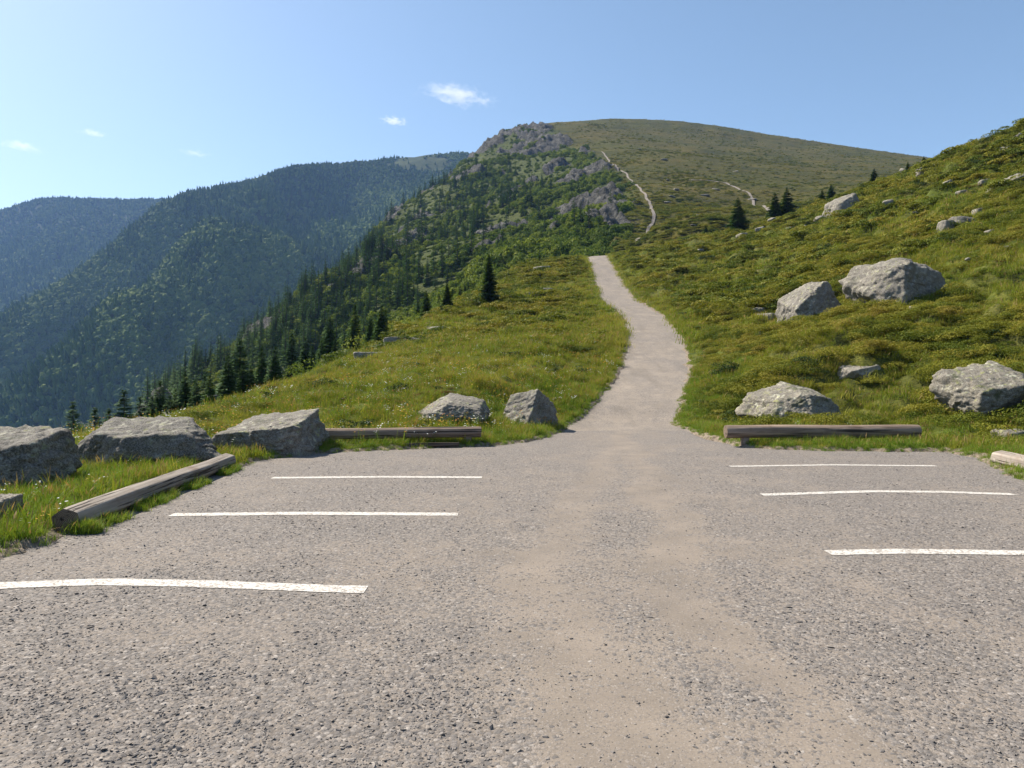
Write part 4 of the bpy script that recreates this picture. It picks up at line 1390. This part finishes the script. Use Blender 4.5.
# the smaller spruces beyond those, too many to count
lib_sp = library('flank_spruce', mid_sp)
n = 9000
rr_ = np.exp(RNG.uniform(math.log(120), math.log(560), n))
tt_ = RNG.uniform(math.radians(-28), math.radians(8), n)
x, y = rr_ * np.sin(tt_), rr_ * np.cos(tt_)
z = mid_h(x, y)
qx, qy = CX + F * x / y, HOR - (z - EYE) * F / y
lf = np.interp(qy, [127, 153, 214, 275, 330, 380], [507, 470, 400, 330, 262, 205])
k = (RNG.random(n) < np.clip(.75 - (qx - lf) / 190, .05, .8) * np.clip(rr_ / 330, .2, 1) * sstep(-.3, .2, fbm(x * .025, y * .025, 19.0, 3)) * sstep(150, 200, qy)) & (rocky(x, y)[1] > 4)
x, y, z = x[k], y[k], z[k]
s = RNG.uniform(.5, 1.05, len(x))
scatter('forest', lib_sp, 4, np.stack([x, y, z - .3], 1), rand_rot(len(x), .02), np.stack([s * 1.15, s * 1.15, s], 1), 'dark spruce forest thickening down the shady side of the rocky flank')

# leafy bushes on the flank (uncountable cover)
lib_scrub = library('rim_scrub', [lump_mesh(550 + s, 1500, .04, 8, [BROAD], (.6, .6, .5), .2) for s in range(5)])
x, y = RNG.uniform(-40, 10, 2600), RNG.uniform(16, 110, 2600)
de, _, sd_ = seg_dist(x, y, EDGE)
k = (sd_ > 0) & (de > 3.5) & (de < 16) & (RNG.random(len(x)) < (.45 + .5 * sstep(45, 65, y)) * sstep(-.2, .3, fbm(x * .08, y * .08, 91.0, 2)))
x, y = x[k], y[k]
s = RNG.uniform(1.2, 3.4, len(x)) * sstep(1, 9, de[k])
lib_rim = library('rim_bush', [lump_mesh(570 + q, 2200, .028, 10, [LIGHTBUSH], (.55, .55, .8), .25) for q in range(4)])
scatter('shrubbery', lib_rim, 4, np.stack([x, y, ground_h(x, y) - .2 * s], 1), rand_rot(len(x), .1), uni_scale(s, 1.1), 'light green bushes between the spruces below the grass rim')
lib_bush = library('flank_bush', [lump_mesh(500 + s, 700, .085, 7, [BROAD], (.6, .6, .75), .25) for s in range(6)])
n = 60000
rr_ = np.exp(RNG.uniform(math.log(110), math.log(720), n))
tt_ = RNG.uniform(math.radians(-30), math.radians(13), n)
x, y = rr_ * np.sin(tt_), rr_ * np.cos(tt_)
rk, s_ = rocky(x, y)
cl = fbm(x * .03, y * .03, 14.0, 3)
pr = sstep(3, 14, s_) * sstep(.75, .25, rk) * (.45 + .55 * sstep(-.25, .2, cl)) * sstep(720, 560, y) * np.clip(rr_ / 350, .25, 1)
k = (RNG.random(n) < pr * .75) & (s_ > 2)
x, y = x[k], y[k]
s = RNG.uniform(.7, 2.7, len(x)) * (.6 + .7 * sstep(-.3, .4, cl[k]))
scatter('shrubbery', lib_bush, 6, np.stack([x, y, mid_h(x, y) - .25 * s], 1), rand_rot(len(x), .1), np.stack([s, s, s * RNG.uniform(.8, 1.5, len(s))], 1), 'leafy bushes and scrub covering the rocky flank')
# dark scrub on the dome and below the near rim
n = 40000
rr_ = np.exp(RNG.uniform(math.log(112), math.log(760), n))
tt_ = RNG.uniform(math.radians(3), math.radians(36), n)
x, y = rr_ * np.sin(tt_), rr_ * np.cos(tt_)
rk, s_ = rocky(x, y)
tr = np.minimum(seg_dist(x, y, TR1)[0], seg_dist(x, y, TR2)[0])
k = (s_ < 7) & (tr > 1.2) & (RNG.random(n) < .14 + .6 * sstep(.0, .45, fbm(x * .02, y * .02, 3.0, 3)) + .5 * sstep(300, 170, rr_))
x, y = x[k], y[k]
s = RNG.uniform(.5, 1.6, len(x))
scatter('shrubbery', lib_shrub_far, 5, np.stack([x, y, mid_h(x, y) - .1 * s], 1), rand_rot(len(x), .1), uni_scale(s * 1.2, .6), 'low heath cushions on the summit dome')
n = 9000
x, y = RNG.uniform(-60, 18, n), RNG.uniform(14, 150, n)
de, _, sd_ = seg_dist(x, y, EDGE)
k = (sd_ > 0) & (de > 3) & (de < 60) & (RNG.random(n) < .75)
x, y = x[k], y[k]
g = ground_h(x, y)
s = RNG.uniform(.5, 1.5, len(x)) * (.5 + .9 * sstep(4, 30, de[k]))
scatter('shrubbery', lib_scrub, 5, np.stack([x, y, g - .3 * s], 1), rand_rot(len(x), .1), uni_scale(s, 1.1), 'green scrub on the steep drop below the grass rim')


# distant forest
def blob_tree(seed, conifer):
    r = np.random.default_rng(seed)
    U, Fc = _ICO[3]
    if conifer:
        q = (U[:, 2] + 1) / 2
        rad = (1 - q) ** .8 * 1.0 + .02
        a = np.arctan2(U[:, 1], U[:, 0])
        jag = 1 + .28 * np.sign(np.sin(q * 26)) * (1 - q) + r.uniform(-.2, .2, len(U))
        V = np.stack([np.cos(a) * rad * .42 * jag, np.sin(a) * rad * .42 * jag, q * 2.3], 1)
    else:
        o = r.uniform(0, 90, 3)
        n = fbm(U[:, 0] * 1.6 + o[0], U[:, 1] * 1.6 + o[1], U[:, 2] * 1.6 + o[2], 3) * .45 + r.uniform(-.09, .09, len(U))
        V = U * (1 + n)[:, None] * np.array([.62, .62, .7])
        V[:, 2] += .75
    return mesh_from('crown', V, Fc, False, [FOREST])


lib_forest = library('forest_tree', [blob_tree(600 + s, s % 3 != 2) for s in range(6)])
FOREST = m_leaf('sunlit_broadleaf', [(.25, (0.049, 0.084, 0.019)), (.5, (0.086, 0.125, 0.025)), (.75, (0.122, 0.154, 0.036))], .01, .0, .8, .8)  # lighter leaf colour that stands in for sunlight on the spurs
lib_leafy = library('broadleaf_tree', [blob_tree(620 + s, False) for s in range(6)])


def leafy(x, y):
    """light broadleaf on spurs, dark conifers in gullies, imitating sun and shade by colour"""
    g = 1 - np.abs(fbm(x * .0052 + y * .002, y * .0022, 1.5, 3)) * 1.7
    return np.clip(.25 + .60 * sstep(.35, .85, g + .25 * fbm(x * .015, y * .015, 5.0, 3)), 0, 1)




def forest(hf, n, t0, t1, r0, r1, keep_f, s0, s1, label, leafy_k=1.0):
    r2 = np.sqrt(RNG.uniform(r0 ** 2, r1 ** 2, n))
    tt = np.radians(RNG.uniform(t0, t1, n))
    x, y = r2 * np.sin(tt), r2 * np.cos(tt)
    z = hf(x, y)
    k = keep_f(x, y, z)
    x, y, z = x[k], y[k], z[k]
    s = RNG.uniform(s0, s1, len(x)) * (1 - .5 * sstep(300, 430, z))
    lf = RNG.random(len(x)) < leafy(x, y) * leafy_k
    for m_, lib, nm in ((~lf, lib_forest, 'dark conifers standing in for gully shade in the '), (lf, lib_leafy, 'lighter broadleaf trees standing in for sunlit spurs in the ')):
        q = s[m_]
        e = 12.0
        gx = (hf(x[m_] + e, y[m_]) - hf(x[m_] - e, y[m_])) / (2 * e)
        gy = (hf(x[m_], y[m_] + e) - hf(x[m_], y[m_] - e)) / (2 * e)
        lean = .85 if lib is lib_leafy else .35                # canopies close up parallel to the slope
        rot = np.stack([np.arctan(gy) * lean, -np.arctan(gx) * lean, RNG.uniform(0, .3, len(q))], 1)
        hs = RNG.uniform(.62, .95, len(q)) if lib is lib_leafy else RNG.uniform(.75, 1.15, len(q))
        scatter('forest', lib, 6, np.stack([x[m_], y[m_], z[m_] - .2 * q], 1), rot, np.stack([q, q, q * hs], 1), nm + label)


def keep1(x, y, z):
    bare = sstep(.1, .5, .6 * fbm(x * .012, y * .012, 6.0, 3) * sstep(200, 330, z) + sstep(395, 460, z) * sstep(-400, -180, x) * .42)
    return (RNG.random(len(x)) > bare * .985) & (z > -230) & (z > FAR2(x, y) - 15)


forest(far_h, 70000, -50, 1, 640, 1560, keep1, 5.2, 9, 'forest covering the long ridge across the valley')
forest(far2_h, 66000, -58, -12, 1350, 2950, lambda x, y, z: (z > -200) & (z > far_h(x, y) - 10), 8, 13, 'hazy forest on the mountain at the end of the valley', .6)

# small flowers in the verge
def flower_mesh(seed, m):
    r = np.random.default_rng(seed)
    V, Fc, MI = [], [], []
    for i in range(5):
        bx, by, h = r.normal(0, .07), r.normal(0, .07), r.uniform(.16, .30)
        n0 = len(V)
        V += [(bx - .002, by, 0), (bx + .002, by, 0), (bx + .002, by + .01, h), (bx - .002, by + .01, h)]
        Fc.append((n0, n0 + 1, n0 + 2, n0 + 3)); MI.append(1)
        for k in range(5):
            a = 2 * math.pi * k / 5
            ca, sa = math.cos(a), math.sin(a)
            n0 = len(V)
            V += [(bx, by + .01, h), (bx + .008 * ca - .006 * sa, by + .01 + .008 * sa + .006 * ca, h + .004), (bx + .018 * ca, by + .01 + .018 * sa, h + .002), (bx + .008 * ca + .006 * sa, by + .01 + .008 * sa - .006 * ca, h + .004)]
            Fc.append((n0, n0 + 1, n0 + 2, n0 + 3)); MI.append(0)
    return mesh_from('flower', V, Fc, False, [m, LUSH], MI)


lib_fl = library('flower', [flower_mesh(700 + s, PETAL if s < 3 else YELLOW) for s in range(4)])
x, y = sample(5000, -9, 9, 5, 24)
z, dl, dp, off = near_parts(x, y)
k = (off > .2) & (off < 4) & (RNG.random(len(x)) < np.where((x < -4.3) & (y < 10), .45, .06)) & not_drop(x, y, 1)
x, y = x[k], y[k]
scatter('vegetation', lib_fl, 4, np.stack([x, y, near_h(x, y) - .01], 1), rand_rot(len(x), .15), uni_scale(RNG.uniform(.45, .8, len(x))), 'small white and yellow wildflowers in the verge', 'wildflowers')


ORANGE = m_plain('orange_petals', (.62, .25, .03), .7, .2)
lib_mf = library('meadow_flower', [flower_mesh(720 + q, (YELLOW, ORANGE, PETAL)[q % 3]) for q in range(6)])
x, y = sample(9000, -12, 5, 12, 42)
z, dl, dp, off = near_parts(x, y)
k = (off > .4) & (x < np.interp(y, [p[1] for p in PATH], [p[0] for p in PATH])) & not_drop(x, y, 1) & (RNG.random(len(x)) < .25 + .6 * sstep(0, .4, fbm(x * .3, y * .3, 15.0, 2)))
x, y = x[k], y[k]
scatter('vegetation', lib_mf, 6, np.stack([x, y, near_h(x, y)], 1), rand_rot(len(x), .15), uni_scale(RNG.uniform(.8, 1.5, len(x))), 'yellow, orange and white flowers dotted through the meadow', 'meadow flowers')

# ------------------------------------------------------------------ haze, clouds, sky, light
def box_mesh(name, lo, hi_):
    (a, b, c), (d, e, g) = lo, hi_
    V = [(a, b, c), (d, b, c), (d, e, c), (a, e, c), (a, b, g), (d, b, g), (d, e, g), (a, e, g)]
    return mesh_from(name, V, [(3, 2, 1, 0), (4, 5, 6, 7), (0, 1, 5, 4), (1, 2, 6, 5), (2, 3, 7, 6), (3, 0, 4, 7)], False)


HAZE_DENSITY = 0.000105
m = bpy.data.materials.new('haze_air')
m.use_nodes = True
t = NT(m)
vol = t.n('ShaderNodeVolumePrincipled', {'Color': (.31, .52, 1.0, 1), 'Density': HAZE_DENSITY, 'Anisotropy': .1})
t.n('ShaderNodeOutputMaterial', {'Volume': vol.outputs[0]})
hz = box_mesh('haze', (-12100, -12100, -330), (12100, 12100, 640))
hz.materials.append(m)
put('haze', hz, kind='stuff', label='thin blue air haze over the valley', category='haze')


def cloud(px, py, w, h, seed, label, dens=1.0, d=9000.0):
    x, y, z = pt(px, py, d)
    W, Hh = w * d / F, h * d / F
    U, Fc = _ICO[4]
    me = mesh_from('cloud', U * np.array([W / 2, W * .35, Hh / 2]), Fc, True)
    m = bpy.data.materials.new('cloud_vapour')
    m.use_nodes = True
    t = NT(m)
    p = t.obj()
    q = t.scale(p, (2 / W, 2 / (W * .7), 2 / Hh))
    ln = t.n('ShaderNodeVectorMath', {0: q}, operation='LENGTH').outputs['Value']
    nn = t.n('ShaderNodeTexNoise', {'Vector': t.n('ShaderNodeMapping', {'Vector': p, 'Location': (seed * 3.1, 0, 0), 'Scale': (8 / W, 8 / W, 18 / W)}).outputs[0], 'Scale': 1.0, 'Detail': 6.0, 'Roughness': .62}).outputs['Fac']
    fall = t.math('SUBTRACT', 1.0, ln)
    dn = t.math('SUBTRACT', t.math('ADD', nn, t.math('MULTIPLY', fall, .42)), .68)
    dn = t.math('MULTIPLY', t.math('MAXIMUM', dn, 0.0), .022 * dens * 300 / W * 2)
    vol = t.n('ShaderNodeVolumePrincipled', {'Color': (1, 1, 1, 1), 'Density': dn, 'Anisotropy': .2})
    t.n('ShaderNodeOutputMaterial', {'Volume': vol.outputs[0]})
    me.materials.append(m)
    put('cloud', me, loc=(x, y, z), rot=(0, .12 if w > 30 else 0, 0), kind='thing', label=label, category='cloud', group='small white clouds')


for args in [(457, 95, 100, 21, 1, 'largest white cloud wisp, high above the rocky summit', 1.4), (394, 121, 38, 13, 2, 'small slanting white cloud left of and below the largest wisp', 1.2),
             (93, 133, 40, 9, 3, 'small faint cloud above the left forested mountain', .55), (22, 146, 60, 14, 4, 'faint cloud streak at the left edge of the sky', .55),
             (194, 153, 46, 8, 5, 'faint thin cloud low above the dip between the left ridges', .4)]:
    cloud(*args)

SUN_EL, SUN_AZ = math.radians(46), math.radians(-58)       # azimuth measured from +Y towards +X
sd = Vector((math.sin(SUN_AZ) * math.cos(SUN_EL), math.cos(SUN_AZ) * math.cos(SUN_EL), math.sin(SUN_EL)))
sun = bpy.data.lights.new('sun', 'SUN')
sun.energy, sun.angle, sun.color = 5.0, math.radians(.53), (1.0, .915, .775)
so = bpy.data.objects.new('sun', sun)
COL.objects.link(so)
so.rotation_euler = sd.to_track_quat('Z', 'Y').to_euler()

w = bpy.data.worlds.new('World')
SC.world = w
w.use_nodes = True
t = w.node_tree
t.nodes.clear()
sky = t.nodes.new('ShaderNodeTexSky')
sky.sky_type = 'NISHITA'
sky.sun_disc = False
sky.sun_elevation = SUN_EL
sky.sun_rotation = SUN_AZ
sky.altitude = 1200
sky.air_density = 1.0
sky.dust_density = 1.7
sky.ozone_density = 1.3
bg = t.nodes.new('ShaderNodeBackground')
bg.inputs[1].default_value = .086
wo = t.nodes.new('ShaderNodeOutputWorld')
hs = t.nodes.new('ShaderNodeHueSaturation')
hs.inputs['Saturation'].default_value = .96
hs.inputs['Hue'].default_value = .49
t.links.new(sky.outputs[0], hs.inputs['Color'])
t.links.new(hs.outputs[0], bg.inputs[0])
t.links.new(bg.outputs[0], wo.inputs[0])

cam = bpy.data.cameras.new('camera')
cam.sensor_width = 36
cam.lens = 36 * F / 1024
cam.shift_y = (HOR - 384) / 1024
cam.clip_start, cam.clip_end = .05, 40000
co = bpy.data.objects.new('camera', cam)
COL.objects.link(co)
co.location = (0, 0, EYE)
co.rotation_euler = (math.radians(90), 0, 0)
SC.camera = co

SC.view_settings.view_transform = 'Standard'
SC.view_settings.look = 'None'
SC.view_settings.exposure = 1.05
SC.view_settings.gamma = 1
cy = SC.cycles
cy.max_bounces = 6
cy.diffuse_bounces = 3
cy.transmission_bounces = 3
cy.transparent_max_bounces = 8
cy.volume_bounces = 1
cy.volume_max_steps = 128
cy.use_denoising = True
